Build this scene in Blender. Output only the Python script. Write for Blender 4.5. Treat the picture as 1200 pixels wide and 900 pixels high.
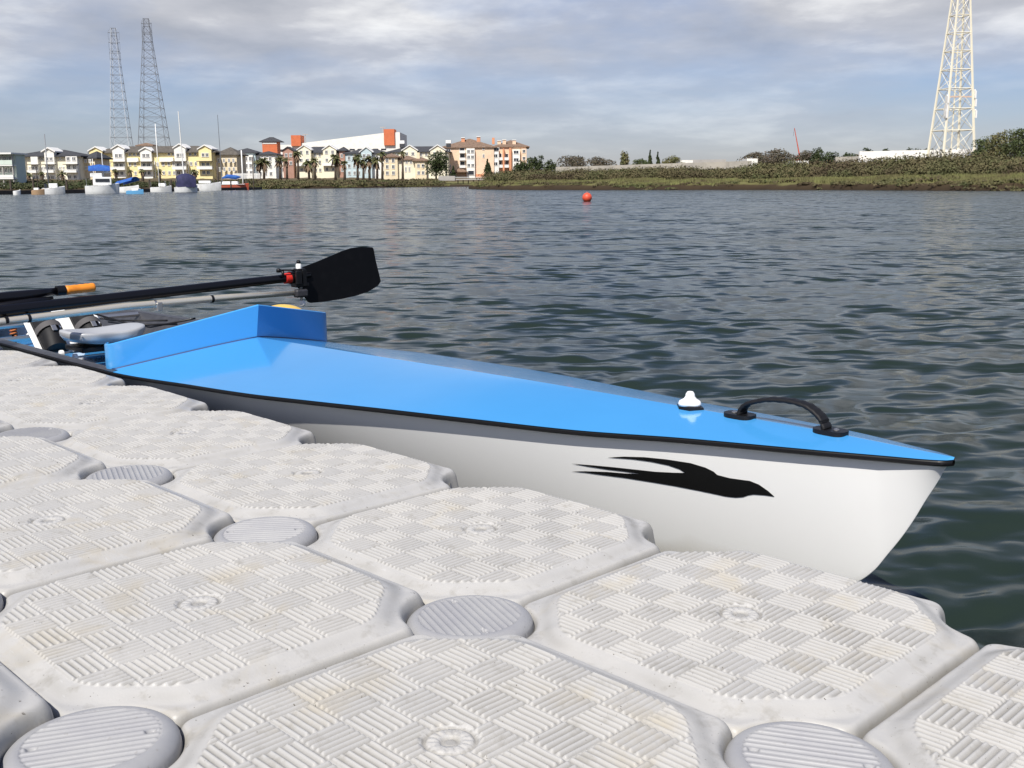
import bpy, bmesh, math, random
import numpy as np
from mathutils import Vector, Matrix
from mathutils.geometry import delaunay_2d_cdt
random.seed(7); rng = np.random.default_rng(11)
R = math.radians
sc = bpy.context.scene
for o in list(bpy.data.objects): bpy.data.objects.remove(o)
COL = sc.collection
# ------------------------------------------------------------------ camera, sky, sun, exposure
F, PITCH, ROLL, CAMZ = 1260.0, .1852, -.008, .887        # focal length in 1200-px widths; water is z = 0
DT = .34                                                  # dock top above the water
cd = bpy.data.cameras.new('camera'); cam = bpy.data.objects.new('camera', cd); COL.objects.link(cam)
cd.sensor_width = 36; cd.lens = F/1200*36; cd.clip_start = .05; cd.clip_end = 9000
cam.matrix_world = Matrix.Translation((0, 0, CAMZ)) @ Matrix.Rotation(math.pi/2-PITCH, 4, 'X') @ Matrix.Rotation(ROLL, 4, 'Z')
sc.camera = cam
SUN_EL, SUN_AZ = R(50), math.atan2(-.322, -.947)          # azimuth from +Y towards +X of the sun
w = bpy.data.worlds.new('World'); sc.world = w; w.use_nodes = True
nt = w.node_tree; N = nt.nodes; L = nt.links
for n in list(N): N.remove(n)
out = N.new('ShaderNodeOutputWorld'); bg = N.new('ShaderNodeBackground'); L.new(bg.outputs[0], out.inputs[0])
sky = N.new('ShaderNodeTexSky'); sky.sky_type = 'NISHITA'; sky.sun_disc = False
sky.sun_elevation = SUN_EL; sky.sun_rotation = SUN_AZ; sky.altitude = 0; sky.air_density = 1.0; sky.dust_density = .6; sky.ozone_density = 1.6
tc = N.new('ShaderNodeTexCoord'); sp = N.new('ShaderNodeSeparateXYZ'); L.new(tc.outputs['Generated'], sp.inputs[0])
def wm(op, a, b=None, clamp=False):
    m = N.new('ShaderNodeMath'); m.operation = op; m.use_clamp = clamp
    for i, x in enumerate((a, b)):
        if x is None: continue
        if isinstance(x, (int, float)): m.inputs[i].default_value = x
        else: L.new(x, m.inputs[i])
    return m.outputs[0]
den = wm('ADD', wm('MAXIMUM', sp.outputs[2], 0.0), .13)
cx = wm('DIVIDE', sp.outputs[0], den); cy = wm('DIVIDE', sp.outputs[1], den)
cb = N.new('ShaderNodeCombineXYZ'); L.new(cx, cb.inputs[0]); L.new(wm('MULTIPLY', cy, .85), cb.inputs[1]); cb.inputs[2].default_value = 3.7
def wnoise(scale, detail, rough, dist=0):
    n = N.new('ShaderNodeTexNoise'); L.new(cb.outputs[0], n.inputs['Vector'])
    n.inputs['Scale'].default_value = scale; n.inputs['Detail'].default_value = detail; n.inputs['Roughness'].default_value = rough; n.inputs['Distortion'].default_value = dist
    return n.outputs['Fac']
def wramp(fac, stops):
    r = N.new('ShaderNodeValToRGB'); L.new(fac, r.inputs[0]); e = r.color_ramp.elements
    while len(e) < len(stops): e.new(.5)
    for k, (p, c) in enumerate(stops): e[k].position = p; e[k].color = (*c, 1) if len(c) == 3 else c
    return r.outputs[0]
big = wnoise(.45, 6, .55, .2); fine = wnoise(1.7, 7, .56, .1)
thin = wm('SUBTRACT', big, wm('MULTIPLY', wm('MAXIMUM', wm('SUBTRACT', cx, -.2), 0.0), .022))
cover = wramp(thin, [(.36, (0, 0, 0)), (.56, (1, 1, 1))])
# clear air just above the horizon: the deck of cloud fades out at low elevation
lowfade = wramp(sp.outputs[2], [(.015, (.18, .18, .18)), (.14, (1, 1, 1))])
high = wramp(sp.outputs[2], [(.22, (1, 1, 1)), (.55, (.25, .25, .25))]); coverf = wm('MULTIPLY', wm('MULTIPLY', cover, lowfade), high)
cloudc = wramp(fine, [(.30, (5.1, 5.4, 6.15)), (.49, (6.7, 6.9, 7.55)), (.67, (10.8, 10.9, 11.1))])
mx = N.new('ShaderNodeMix'); mx.data_type = 'RGBA'
L.new(coverf, mx.inputs['Factor']); 
skm = N.new('ShaderNodeMix'); skm.data_type = 'RGBA'; skm.blend_type = 'MULTIPLY'; skm.inputs['Factor'].default_value = 1
L.new(sky.outputs[0], skm.inputs['A']); skm.inputs['B'].default_value = (.86, .88, 1.14, 1)
L.new(skm.outputs['Result'], mx.inputs['A']); L.new(cloudc, mx.inputs['B'])
L.new(mx.outputs['Result'], bg.inputs[0]); bg.inputs[1].default_value = .076
sl = bpy.data.lights.new('sun', 'SUN'); sl.energy = 5.0; sl.angle = R(.6); sl.color = (1, .955, .89)
so = bpy.data.objects.new('sun', sl); COL.objects.link(so)
sd = Vector((math.sin(SUN_AZ)*math.cos(SUN_EL), math.cos(SUN_AZ)*math.cos(SUN_EL), math.sin(SUN_EL)))
so.rotation_euler = sd.to_track_quat('Z', 'Y').to_euler()
sc.view_settings.view_transform = 'Standard'; sc.view_settings.look = 'None'; sc.view_settings.exposure = .16; sc.view_settings.gamma = 1

# ------------------------------------------------------------------ survey helpers
def ray(u, v):
    du, dv = u-600, v-450; c, s = math.cos(ROLL), math.sin(ROLL)
    x = c*du+s*dv; y = -s*du+c*dv; d = (x/F, 1, -y/F); c, s = math.cos(PITCH), math.sin(PITCH)
    return Vector((d[0], d[1]*c+d[2]*s, -d[1]*s+d[2]*c))
def at(u, v, Y): d = ray(u, v); return Vector((0, 0, CAMZ))+d*(Y/d[1])
AZ = 2.3417; TX, TY = -.0584, 1.3268
A2 = Vector((math.cos(AZ), math.sin(AZ), 0)); B2 = Vector((math.sin(AZ), -math.cos(AZ), 0))   # along the dock edge / across it
def dock(i, j, z=0): return Vector((TX, TY, DT+z))+A2*(.5*i)+B2*(.5*j)
BI, BJ = -.44, 1.9                                        # bow of the boat on the dock grid
BOW = dock(BI, BJ); BOW.z = 0
BOATM = Matrix(((-A2.x, B2.x, 0, BOW.x), (-A2.y, B2.y, 0, BOW.y), (0, 0, 1, 0), (0, 0, 0, 1)))
BINV = BOATM.inverted()
def bray(u, v): return BINV @ Vector((0, 0, CAMZ)), BINV.to_3x3() @ ray(u, v)
def onT(u, v, t): o, d = bray(u, v); p = o+d*((t-o.y)/d.y); return (-p.x, p.z-DT)          # (s, z above dock top)
def onS(u, v, s): o, d = bray(u, v); p = o+d*((-s-o.x)/d.x); return (p.y, p.z-DT)          # (t, z)
# ------------------------------------------------------------------ materials
def mat(name, col, rough=.6, metal=0, noise=None, bump=None, spec=.5, coat=0, coords='Object'):
    """noise = [(scale, colour2, lo, hi, detail)...] ; bump = (scale, strength, distance)"""
    m = bpy.data.materials.new(name); m.use_nodes = True; t = m.node_tree; b = t.nodes['Principled BSDF']
    b.inputs['Base Color'].default_value = (*col, 1); b.inputs['Roughness'].default_value = rough; b.inputs['Metallic'].default_value = metal
    b.inputs['Specular IOR Level'].default_value = spec; b.inputs['Coat Weight'].default_value = coat; b.inputs['Coat Roughness'].default_value = .05
    tcn = t.nodes.new('ShaderNodeTexCoord'); src = tcn.outputs[coords] if coords != 'World' else t.nodes.new('ShaderNodeNewGeometry').outputs['Position']
    prev = None
    for (s, c2, lo, hi, det) in (noise or []):
        n = t.nodes.new('ShaderNodeTexNoise'); n.inputs['Scale'].default_value = s; n.inputs['Detail'].default_value = det; n.inputs['Roughness'].default_value = .65
        t.links.new(src, n.inputs['Vector'])
        mr = t.nodes.new('ShaderNodeMapRange'); mr.inputs['From Min'].default_value = lo; mr.inputs['From Max'].default_value = hi
        t.links.new(n.outputs['Fac'], mr.inputs['Value'])
        x = t.nodes.new('ShaderNodeMix'); x.data_type = 'RGBA'; t.links.new(mr.outputs[0], x.inputs['Factor'])
        if prev: t.links.new(prev, x.inputs['A'])
        else: x.inputs['A'].default_value = (*col, 1)
        x.inputs['B'].default_value = (*c2, 1); prev = x.outputs['Result']
    if prev: t.links.new(prev, b.inputs['Base Color'])
    if bump:
        n = t.nodes.new('ShaderNodeTexNoise'); n.inputs['Scale'].default_value = bump[0]; n.inputs['Detail'].default_value = 4; t.links.new(src, n.inputs['Vector'])
        bp = t.nodes.new('ShaderNodeBump'); bp.inputs['Strength'].default_value = bump[1]; bp.inputs['Distance'].default_value = bump[2]
        t.links.new(n.outputs['Fac'], bp.inputs['Height']); t.links.new(bp.outputs[0], b.inputs['Normal'])
    return m
# ------------------------------------------------------------------ mesh helpers
class MB:
    def __init__(s): s.v = []; s.f = []; s.m = []
    def add(s, vs, fs, mi=0):
        k = len(s.v); s.v += [tuple(x) for x in vs]; s.f += [tuple(i+k for i in f) for f in fs]; s.m += [mi]*len(fs); return s
    def box(s, c, d, rz=0, mi=0, M=None):
        vs = [Vector(((a-.5)*d[0], (b-.5)*d[1], (e-.5)*d[2])) for e in (0, 1) for b in (0, 1) for a in (0, 1)]
        if M is None: M = Matrix.Translation(c) @ Matrix.Rotation(rz, 4, 'Z')
        else: M = Matrix.Translation(c) @ M
        return s.add([M @ v for v in vs], [(0, 2, 3, 1), (4, 5, 7, 6), (0, 1, 5, 4), (2, 6, 7, 3), (0, 4, 6, 2), (1, 3, 7, 5)], mi)
    def tube(s, pts, r, n=8, mi=0, cap=True):
        pts = [Vector(p) for p in pts]; rs = r if isinstance(r, (list, tuple)) else [r]*len(pts); vs = []; fs = []
        for k, p in enumerate(pts):
            d = (pts[min(k+1, len(pts)-1)]-pts[max(k-1, 0)]).normalized()
            up = Vector((0, 0, 1)) if abs(d.z) < .95 else Vector((0, 1, 0))
            x = d.cross(up).normalized(); y = x.cross(d)
            vs += [p+(x*math.cos(a)+y*math.sin(a))*rs[k] for a in [2*math.pi*q/n for q in range(n)]]
        for k in range(len(pts)-1):
            fs += [(k*n+q, k*n+(q+1) % n, (k+1)*n+(q+1) % n, (k+1)*n+q) for q in range(n)]
        if cap: fs += [tuple(range(n))[::-1], tuple(range((len(pts)-1)*n, len(pts)*n))]
        return s.add(vs, fs, mi)
    def lathe(s, c, prof, n=24, mi=0, axis='Z'):      # prof = [(r, z)...]
        vs = []; fs = []
        for r_, z in prof:
            for q in range(n):
                a = 2*math.pi*q/n; p = (r_*math.cos(a), r_*math.sin(a), z)
                if axis == 'X': p = (p[2], p[0], p[1])
                if axis == 'Y': p = (p[0], p[2], p[1])
                vs.append(Vector(c)+Vector(p))
        for k in range(len(prof)-1):
            fs += [(k*n+q, k*n+(q+1) % n, (k+1)*n+(q+1) % n, (k+1)*n+q) for q in range(n)]
        fs += [tuple(range(n))[::-1], tuple(range((len(prof)-1)*n, len(prof)*n))]
        return s.add(vs, fs, mi)
    def grid(s, P, mi=0, closed=False):               # P[r][c]
        nr, nc = len(P), len(P[0]); vs = [p for r_ in P for p in r_]
        return s.add(vs, [(r_*nc+c, r_*nc+(c+1) % nc, (r_+1)*nc+(c+1) % nc, (r_+1)*nc+c) for r_ in range(nr-1) for c in range(nc if closed else nc-1)], mi)
    def prism(s, poly, z0, z1, mi=0):                 # plan polygon extruded in z
        n = len(poly); vs = [(x, y, z0) for x, y in poly]+[(x, y, z1) for x, y in poly]
        return s.add(vs, [tuple(range(n))[::-1], tuple(range(n, 2*n))]+[(i, (i+1) % n, n+(i+1) % n, n+i) for i in range(n)], mi)
    def build(s, name, mats, parent=None, smooth=False, angle=None, bevel=0):
        me = bpy.data.meshes.new(name); me.from_pydata(s.v, [], s.f)
        for m in (mats if isinstance(mats, (list, tuple)) else [mats]): me.materials.append(m)
        me.polygons.foreach_set('material_index', s.m)
        bm = bmesh.new(); bm.from_mesh(me)
        bmesh.ops.recalc_face_normals(bm, faces=bm.faces)
        if smooth or angle:
            for f in bm.faces: f.smooth = True
            if angle:
                for e in bm.edges:
                    if len(e.link_faces) == 2 and e.calc_face_angle(0) > R(angle): e.smooth = False
        bm.to_mesh(me); bm.free()
        o = bpy.data.objects.new(name, me); COL.objects.link(o)
        if parent: o.parent = parent
        if bevel:
            md = o.modifiers.new('bevel', 'BEVEL'); md.width = bevel; md.segments = 3; md.limit_method = 'ANGLE'; md.angle_limit = R(35); 
            for p in me.polygons: p.use_smooth = True
            md.harden_normals = True
        return o
def tag(o, label, cat, group=None, kind=None):
    if label: o['label'] = label
    if cat: o['category'] = cat
    if group: o['group'] = group
    if kind: o['kind'] = kind
    return o
def thing(name, label, cat, loc=(0, 0, 0), rz=0, group=None, M=None):
    o = bpy.data.objects.new(name, None); COL.objects.link(o); o.empty_display_size = .1
    if M is not None: o.matrix_world = M
    else: o.location = loc; o.rotation_euler = (0, 0, rz)
    return tag(o, label, cat, group)
def npmesh(name, V, Fc, mats, parent=None, smooth=True):
    me = bpy.data.meshes.new(name); nv, nf, k = len(V), len(Fc), Fc.shape[1]
    me.vertices.add(nv); me.vertices.foreach_set('co', V.astype(np.float32).ravel())
    me.loops.add(nf*k); me.loops.foreach_set('vertex_index', Fc.astype(np.int32).ravel())
    me.polygons.add(nf); me.polygons.foreach_set('loop_start', np.arange(0, nf*k, k, dtype=np.int32))
    me.polygons.foreach_set('use_smooth', np.full(nf, smooth))
    me.materials.append(mats); me.update(); me.validate()
    o = bpy.data.objects.new(name, me); COL.objects.link(o)
    if parent: o.parent = parent
    return o
def gridfaces(nr, nc):
    a = np.arange(nr*nc).reshape(nr, nc)
    return np.stack([a[:-1, :-1], a[:-1, 1:], a[1:, 1:], a[1:, :-1]], -1).reshape(-1, 4)
def vnoise(x, y, seed=0):                              # smooth value noise
    r_ = np.random.default_rng(seed).random((256, 256)); xi = np.floor(x).astype(int); yi = np.floor(y).astype(int)
    fx = x-xi; fy = y-yi; fx = fx*fx*(3-2*fx); fy = fy*fy*(3-2*fy); g = lambda i, j: r_[i % 256, j % 256]
    return (g(xi, yi)*(1-fx)+g(xi+1, yi)*fx)*(1-fy)+(g(xi, yi+1)*(1-fx)+g(xi+1, yi+1)*fx)*fy
def pchip(xs, ys):
    xs = np.array(xs, float); ys = np.array(ys, float); h = np.diff(xs); d = np.diff(ys)/h; m = np.zeros(len(xs))
    for k in range(1, len(xs)-1):
        if d[k-1]*d[k] > 0: w1, w2 = 2*h[k]+h[k-1], h[k]+2*h[k-1]; m[k] = (w1+w2)/(w1/d[k-1]+w2/d[k])
    m[0], m[-1] = d[0], d[-1]
    def f(x):
        x = np.clip(x, xs[0], xs[-1]); k = np.clip(np.searchsorted(xs, x)-1, 0, len(h)-1); t = (x-xs[k])/h[k]
        return (2*t**3-3*t**2+1)*ys[k]+(t**3-2*t**2+t)*h[k]*m[k]+(-2*t**3+3*t**2)*ys[k+1]+(t**3-t**2)*h[k]*m[k+1]
    return f

# ================================================================== WATER
mw = bpy.data.materials.new('estuary_water'); mw.use_nodes = True; t = mw.node_tree; b = t.nodes['Principled BSDF']
b.inputs['Base Color'].default_value = (.017, .027, .021, 1); b.inputs['Roughness'].default_value = .15; b.inputs['IOR'].default_value = 1.33; b.inputs['Specular IOR Level'].default_value = .29
geo = t.nodes.new('ShaderNodeNewGeometry'); mp = t.nodes.new('ShaderNodeMapping'); t.links.new(geo.outputs['Position'], mp.inputs[0]); mp.inputs['Scale'].default_value = (.8, 1.5, 1)
prev = None
for sc_, st, di in ((2.6, .4, .06), (8, .4, .016)):
    n = t.nodes.new('ShaderNodeTexNoise'); n.inputs['Scale'].default_value = sc_; n.inputs['Detail'].default_value = 1; n.inputs['Roughness'].default_value = .4; n.inputs['Distortion'].default_value = .3
    t.links.new(mp.outputs[0], n.inputs['Vector']); bp = t.nodes.new('ShaderNodeBump'); bp.inputs['Strength'].default_value = st; bp.inputs['Distance'].default_value = di
    t.links.new(n.outputs['Fac'], bp.inputs['Height'])
    if prev: t.links.new(prev, bp.inputs['Normal'])
    prev = bp.outputs[0]
acc = prev
for sc_, kk_ in ((.35, .14), (1.5, .45), (5.5, .80)):
    n = t.nodes.new('ShaderNodeTexNoise'); n.inputs['Scale'].default_value = sc_; n.inputs['Detail'].default_value = .5; t.links.new(mp.outputs[0], n.inputs['Vector'])
    v1 = t.nodes.new('ShaderNodeVectorMath'); v1.operation = 'SUBTRACT'; t.links.new(n.outputs['Color'], v1.inputs[0]); v1.inputs[1].default_value = (.5, .5, .5)
    v2 = t.nodes.new('ShaderNodeVectorMath'); v2.operation = 'MULTIPLY_ADD'; t.links.new(v1.outputs[0], v2.inputs[0]); v2.inputs[1].default_value = (kk_, kk_*1.3, 0); t.links.new(acc, v2.inputs[2]); acc = v2.outputs[0]
v3 = t.nodes.new('ShaderNodeVectorMath'); v3.operation = 'NORMALIZE'; t.links.new(acc, v3.inputs[0]); t.links.new(v3.outputs[0], b.inputs['Normal'])
rr = [.5]
while rr[-1] < 6000: rr.append(rr[-1]*1.0085)
rr = np.array(rr); th = np.concatenate([np.linspace(-math.pi, -.62, 50)[:-1], np.linspace(-.62, .62, 760), np.linspace(.62, math.pi, 50)[1:]])
RR, TH = np.meshgrid(rr, th, indexing='ij'); X = RR*np.sin(TH); Y = RR*np.cos(TH); Z = np.zeros_like(X)
cell = RR*.0085
wr = np.random.default_rng(5)
for k in range(110):
    lam = .08*(.36/.08)**(wr.random()**1.1) if k < 98 else 1.0+3.0*wr.random(); ang = R(-68)+wr.normal()*R(38); ph = wr.random()*6.28
    kx, ky = math.cos(ang)*2*math.pi/lam, math.sin(ang)*2*math.pi/lam
    slope = .0178*(1.0 if lam < .35 else .75 if lam < .6 else .55 if lam < 1.5 else .3); amp = slope*lam/(2*math.pi)
    fade = np.clip((lam/cell-1.6)/2, 0, 1)
    gust = .55+.9*vnoise(X*.35/lam+k*7.1, Y*.35/lam+k*3.3, k)
    q = np.sin(kx*X+ky*Y+ph); Z += amp*fade*gust*(q+.22*np.cos(2*(kx*X+ky*Y+ph)))
o = npmesh('water', np.stack([X, Y, Z], -1).reshape(-1, 3), gridfaces(*X.shape), mw); tag(o, None, None, kind='structure')

# ================================================================== LAND
def shore(th):                                          # distance of the two shorelines by bearing (rad from +Y)
    u = 600+F*np.tan(th)
    RL = pchip([-900, 0, 120, 290, 400, 500, 580, 700], [130, 165, 175, 212, 228, 262, 262, 300])(u)
    RRt = pchip([545, 552, 575, 640, 900, 1200, 2000], [300, 165, 145, 128, 108, 86, 70])(u)
    RB = pchip([545, 552, 575, 620, 660, 700], [300, 172, 190, 260, 420, 5000])(u)
    return RL, RRt, RB
def ground(x, y):
    r_ = np.hypot(x, y); th = np.arctan2(x, y); RL, RRt, RB = shore(th); u = 600+F*np.tan(np.clip(th, -1.3, 1.3))
    wob = 2.6*(vnoise(x*.11, y*.11, 3)-.5)+1.8*(vnoise(x*.4, y*.4, 4)-.5)+1.1*(vnoise(x*1.3, y*1.3, 14)-.5)
    hl = pchip([-30, -1, 0, 2.5, 10, 30, 60, 120, 400, 6000], [-2, -.4, 0, .35, .55, 1.1, 1.8, 2.7, 3.4, 4])(r_-RL+wob)
    hr = pchip([-30, -1, 0, 1.6, 6, 14, 30, 60, 400, 6000], [-2, -.4, 0, .5, .7, .85, 1.2, 1.6, 2.3, 3])(np.minimum(r_-RRt, (RB-r_)*1.0)+wob)
    hr = np.where(u < 545, -2, hr*(1+.22*np.clip((u-900)/300, 0, 1.2)*(hr > 0)))
    hl = np.where(u > 700, -2, hl)
    h = np.maximum(hl, hr)
    return h+np.where(h > .2, .35*(vnoise(x*.3, y*.3, 8)-.5)+.25*(vnoise(x*.9, y*.9, 9)-.5), 0)
def gz(x, y): return float(ground(np.array([x], float), np.array([y], float))[0])
rl = [60.]
while rl[-1] < 6000: rl.append(rl[-1]*1.008 if rl[-1] < 300 else rl[-1]*1.02)
TL, RLg = np.meshgrid(np.linspace(-.8, .8, 700), np.array(rl)); GX = RLg*np.sin(TL); GY = RLg*np.cos(TL); GZ = ground(GX, GY)
ml = bpy.data.materials.new('marsh_ground'); ml.use_nodes = True; t = ml.node_tree; b = t.nodes['Principled BSDF']; b.inputs['Roughness'].default_value = .95; b.inputs['Specular IOR Level'].default_value = .1
geo = t.nodes.new('ShaderNodeNewGeometry'); sx = t.nodes.new('ShaderNodeSeparateXYZ'); t.links.new(geo.outputs['Position'], sx.inputs[0])
n1 = t.nodes.new('ShaderNodeTexNoise'); n1.inputs['Scale'].default_value = .25; n1.inputs['Detail'].default_value = 6; n1.inputs['Roughness'].default_value = .7; t.links.new(geo.outputs['Position'], n1.inputs['Vector'])
ad = t.nodes.new('ShaderNodeMath'); ad.operation = 'MULTIPLY_ADD'; t.links.new(n1.outputs['Fac'], ad.inputs[0]); ad.inputs[1].default_value = .9; ad.inputs[2].default_value = -.45
a2 = t.nodes.new('ShaderNodeMath'); a2.operation = 'ADD'; t.links.new(ad.outputs[0], a2.inputs[0]); t.links.new(sx.outputs[2], a2.inputs[1])
mr = t.nodes.new('ShaderNodeMapRange'); mr.inputs['From Max'].default_value = 3; t.links.new(a2.outputs[0], mr.inputs[0])
cr = t.nodes.new('ShaderNodeValToRGB'); t.links.new(mr.outputs[0], cr.inputs[0]); e = cr.color_ramp.elements
for k, (p_, c_) in enumerate([(0, (.035, .025, .016)), (.16, (.055, .040, .024)), (.21, (.13, .125, .05)), (.36, (.17, .16, .07)), (.50, (.11, .085, .05)), (1, (.13, .105, .065))]):
    if k > 1: e.new(p_)
    e[k].position = p_; e[k].color = (*c_, 1)
t.links.new(cr.outputs[0], b.inputs['Base Color'])
o = npmesh('ground', np.stack([GX, GY, GZ], -1).reshape(-1, 3), gridfaces(*GX.shape), ml); tag(o, None, None, kind='structure')

# ------------------------------------------------------------------ leaves
def leaves(centres, radii, per, size, seed=0, shell=.55, up=.3):
    """random leaf-clump triangles in ellipsoids; centres (n,3), radii (n,3)"""
    g = np.random.default_rng(seed); c = np.repeat(np.array(centres, float), per, 0); r_ = np.repeat(np.array(radii, float), per, 0)
    d = g.normal(size=c.shape); d /= np.linalg.norm(d, axis=1, keepdims=True); d[:, 2] = np.where(d[:, 2] < -.4, -d[:, 2], d[:, 2])
    rad = shell+(1-shell)*g.random(len(c))**.7; P = c+d*r_*rad[:, None]
    n = d+g.normal(size=c.shape)*.7; n[:, 2] += up; n /= np.linalg.norm(n, axis=1, keepdims=True)
    tt = np.cross(n, g.normal(size=c.shape)); tt /= np.linalg.norm(tt, axis=1, keepdims=True); bb = np.cross(n, tt)
    s = (size*(.55+.9*g.random(len(c))))[:, None]
    V = np.stack([P+tt*s, P-tt*s*.5+bb*s*.8, P-tt*s*.6-bb*s*.75], 1).reshape(-1, 3)
    return V, np.arange(len(V)).reshape(-1, 3)
def leafmat(name, c1, c2, c3=None, scale=1.2):
    return mat(name, c1, .85, noise=[(scale, c2, .4, .62, 3)]+([(scale*.35, c3, .5, .62, 2)] if c3 else []), spec=.15, coords='World')
m_scrub = leafmat('scrub_leaf', (.125, .105, .055), (.09, .10, .042), (.085, .066, .04), .35)
m_hedge = leafmat('hedge_leaf', (.045, .06, .025), (.075, .075, .04), None, .9)
def scrub(name, u0, u1, e0, e1, n, hh, seed, kind='stuff', rad=1.15, m=m_scrub, per=55, left=False, size=.20):
    g = np.random.default_rng(seed); C = []; Rr = []
    for k in range(n):
        u = u0+(u1-u0)*g.random(); th_ = math.atan((u-600)/F); RL, RRt, RB = [float(q) for q in shore(np.array([th_]))]
        r0 = RL if left else RRt; r_ = r0+e0+(e1-e0)*g.random()
        if not left and r_ > RB-5: continue
        x, y = r_*math.sin(th_), r_*math.cos(th_); z = gz(x, y); q = .6+.8*g.random(); q *= .6+.9*float(vnoise(np.array([x*.12]), np.array([y*.12]), 21)[0])
        C.append((x, y, z+hh*q*.35)); Rr.append((rad*q*1.2, rad*q*1.2, hh*q*.75))
    V, Fc = leaves(C, Rr, per, size, seed); o = npmesh(name, V, Fc, m, smooth=False); tag(o, None, None, kind='stuff'); return o
o = scrub('bank_scrub', 575, 1290, 12, 44, 2300, .93, 1, size=.10, per=130); o['label'] = 'brown and olive scrub covering the bank on the right'; o['category'] = 'scrub'
o = scrub('bank_scrub', 880, 1290, 13, 36, 620, 1.18, 2, rad=1.4, per=190, size=.11); o['label'] = 'taller dark scrub on the bank below the white lattice tower'; o['category'] = 'scrub'
o = scrub('bank_scrub', 288, 520, 2, 30, 900, .6, 3, left=True, per=60, size=.2); o['label'] = 'brown scrub on the low bank below the houses and palms'; o['category'] = 'scrub'
o = scrub('bank_scrub', 560, 1290, .8, 5, 330, .17, 12, rad=.6, per=50, size=.10); o['label'] = 'dark tufts along the muddy edge of the right bank'; o['category'] = 'scrub'
o = scrub('bank_hedge', 20, 300, 5, 20, 330, .62, 4, left=True, m=m_hedge, per=90, size=.17); o['label'] = 'dark green shrubs on the bank behind the moored boats'; o['category'] = 'shrubs'
m_grass = leafmat('marsh_grass', (.19, .195, .075), (.14, .125, .06), None, .5)
def grass(u0, u1, e0, e1, n, left, seed):
    g = np.random.default_rng(seed); u = u0+(u1-u0)*g.random(n); th_ = np.arctan((u-600)/F); RL, RRt, RB = shore(th_)
    r_ = np.where(left, RL, RRt)+e0+(e1-e0)*g.random(n); ok = left | (r_ < RB-1); r_ = r_[ok]; th_ = th_[ok]
    x, y = r_*np.sin(th_), r_*np.cos(th_); z = ground(x, y); h = .16+.22*g.random(len(x)); wd = .07+.08*g.random(len(x)); a = g.random(len(x))*6.28
    V = np.stack([np.stack([x-wd*np.cos(a), y-wd*np.sin(a), z-.05], 1), np.stack([x+wd*np.cos(a), y+wd*np.sin(a), z-.05], 1), np.stack([x+g.normal(size=len(x))*.08, y, z+h], 1)], 1).reshape(-1, 3)
    o = npmesh('marsh_grass', V, np.arange(len(V)).reshape(-1, 3), m_grass, smooth=False); return o
o = grass(555, 1290, 2.5, 16, 60000, False, 5); tag(o, 'green marsh grass shelf along the right bank', 'grass', kind='stuff')
o = grass(288, 530, 1.5, 7, 9000, True, 6); tag(o, 'pale marsh grass at the foot of the middle bank', 'grass', kind='stuff')

# ------------------------------------------------------------------ trees
m_bark = mat('bark', (.12, .09, .065), .95, noise=[(3, (.07, .055, .04), .4, .6, 4)])
LM = {'dark': leafmat('leaf_dark', (.035, .05, .022), (.06, .075, .03), None, .9), 'green': leafmat('leaf_green', (.055, .075, .03), (.09, .105, .045), None, .8),
      'olive': leafmat('leaf_olive', (.12, .125, .05), (.16, .14, .07), None, .7), 'bare': leafmat('leaf_bare', (.12, .095, .07), (.085, .08, .05), None, .8)}
TG = 'trees behind the banks'
def tree(u0, u1, vtop, D, kind, label, vb=None, cone=False, dens=1.0, name=None, group=TG):
    uc = (u0+u1)/2; p = at(uc, vtop, D); wd = (u1-u0)*D/F; z0 = gz(p.x, p.y)-.1; H = max(p.z-z0, 1.5)
    nm = name or ('conifer' if cone else 'broadleaf_tree'); T = thing(nm, label, 'tree', (p.x, p.y, z0), group=group)
    g = np.random.default_rng(int(u0*7+vtop)); mb = MB()
    lean = g.normal()*.03*H
    mb.tube([(0, 0, -.5), (lean*.3, 0, H*.3), (lean, 0, H*.75)], [.035*H, .026*H, .008*H], 7)
    C = []; Rr = []
    if cone:
        for k in range(9):
            f = k/8; z = H*(.18+.78*f); rr_ = wd/2*(1-f*.88)
            for q in range(1 if f > .8 else 4):
                a = g.random()*6.28; C.append((math.cos(a)*rr_*.45, math.sin(a)*rr_*.45, z)); Rr.append((rr_*.65, rr_*.65, H*.09))
    else:
        nc = 26
        for k in range(nc):
            a = g.random()*6.28; ph = math.acos(1-1.8*g.random()); rr_ = .66*g.random()**.4
            c = np.array([math.cos(a)*math.sin(ph)*rr_*wd/2*1.4, math.sin(a)*math.sin(ph)*rr_*wd/2*1.4, H*.42+math.cos(ph)*rr_*H*.60])
            s_ = .26+.2*g.random(); C.append(c); Rr.append((wd*s_*.68, wd*s_*.68, H*s_*.46))
            mb.tube([(lean*.4, 0, H*(.25+.25*g.random())), tuple(c*np.array([.6, .6, .92])), tuple(c)], [.012*H, .008*H, .003*H], 5)
        # keep the crown inside its surveyed height
        top = max(c[2]+r_[2] for c, r_ in zip(C, Rr)); f = (H*.99)/top
        C = [np.array(c)*(1, 1, f) for c in C]; Rr = [(r_[0], r_[1], r_[2]*f) for r_ in Rr]
    mb.build('trunk', m_bark, T, smooth=True)
    sz = max(.14, D/1075*.75)
    per = int(min(900, dens*.9*wd*H/(sz*sz)/len(C)*2.2)+25)
    V, Fc = leaves(C, Rr, per, sz, int(u0)); npmesh('crown', V, Fc, LM[kind], T, smooth=False)
    return T
tree(495, 526, 175, 298, 'dark', 'large round dark green tree left of the peach apartment block')
tree(565, 578, 187, 330, 'dark', 'small dark pointed tree in front of the peach apartment block', cone=True)
tree(527, 535, 195, 330, 'dark', 'little dark shrubby tree at the left foot of the peach block', cone=True)
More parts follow.
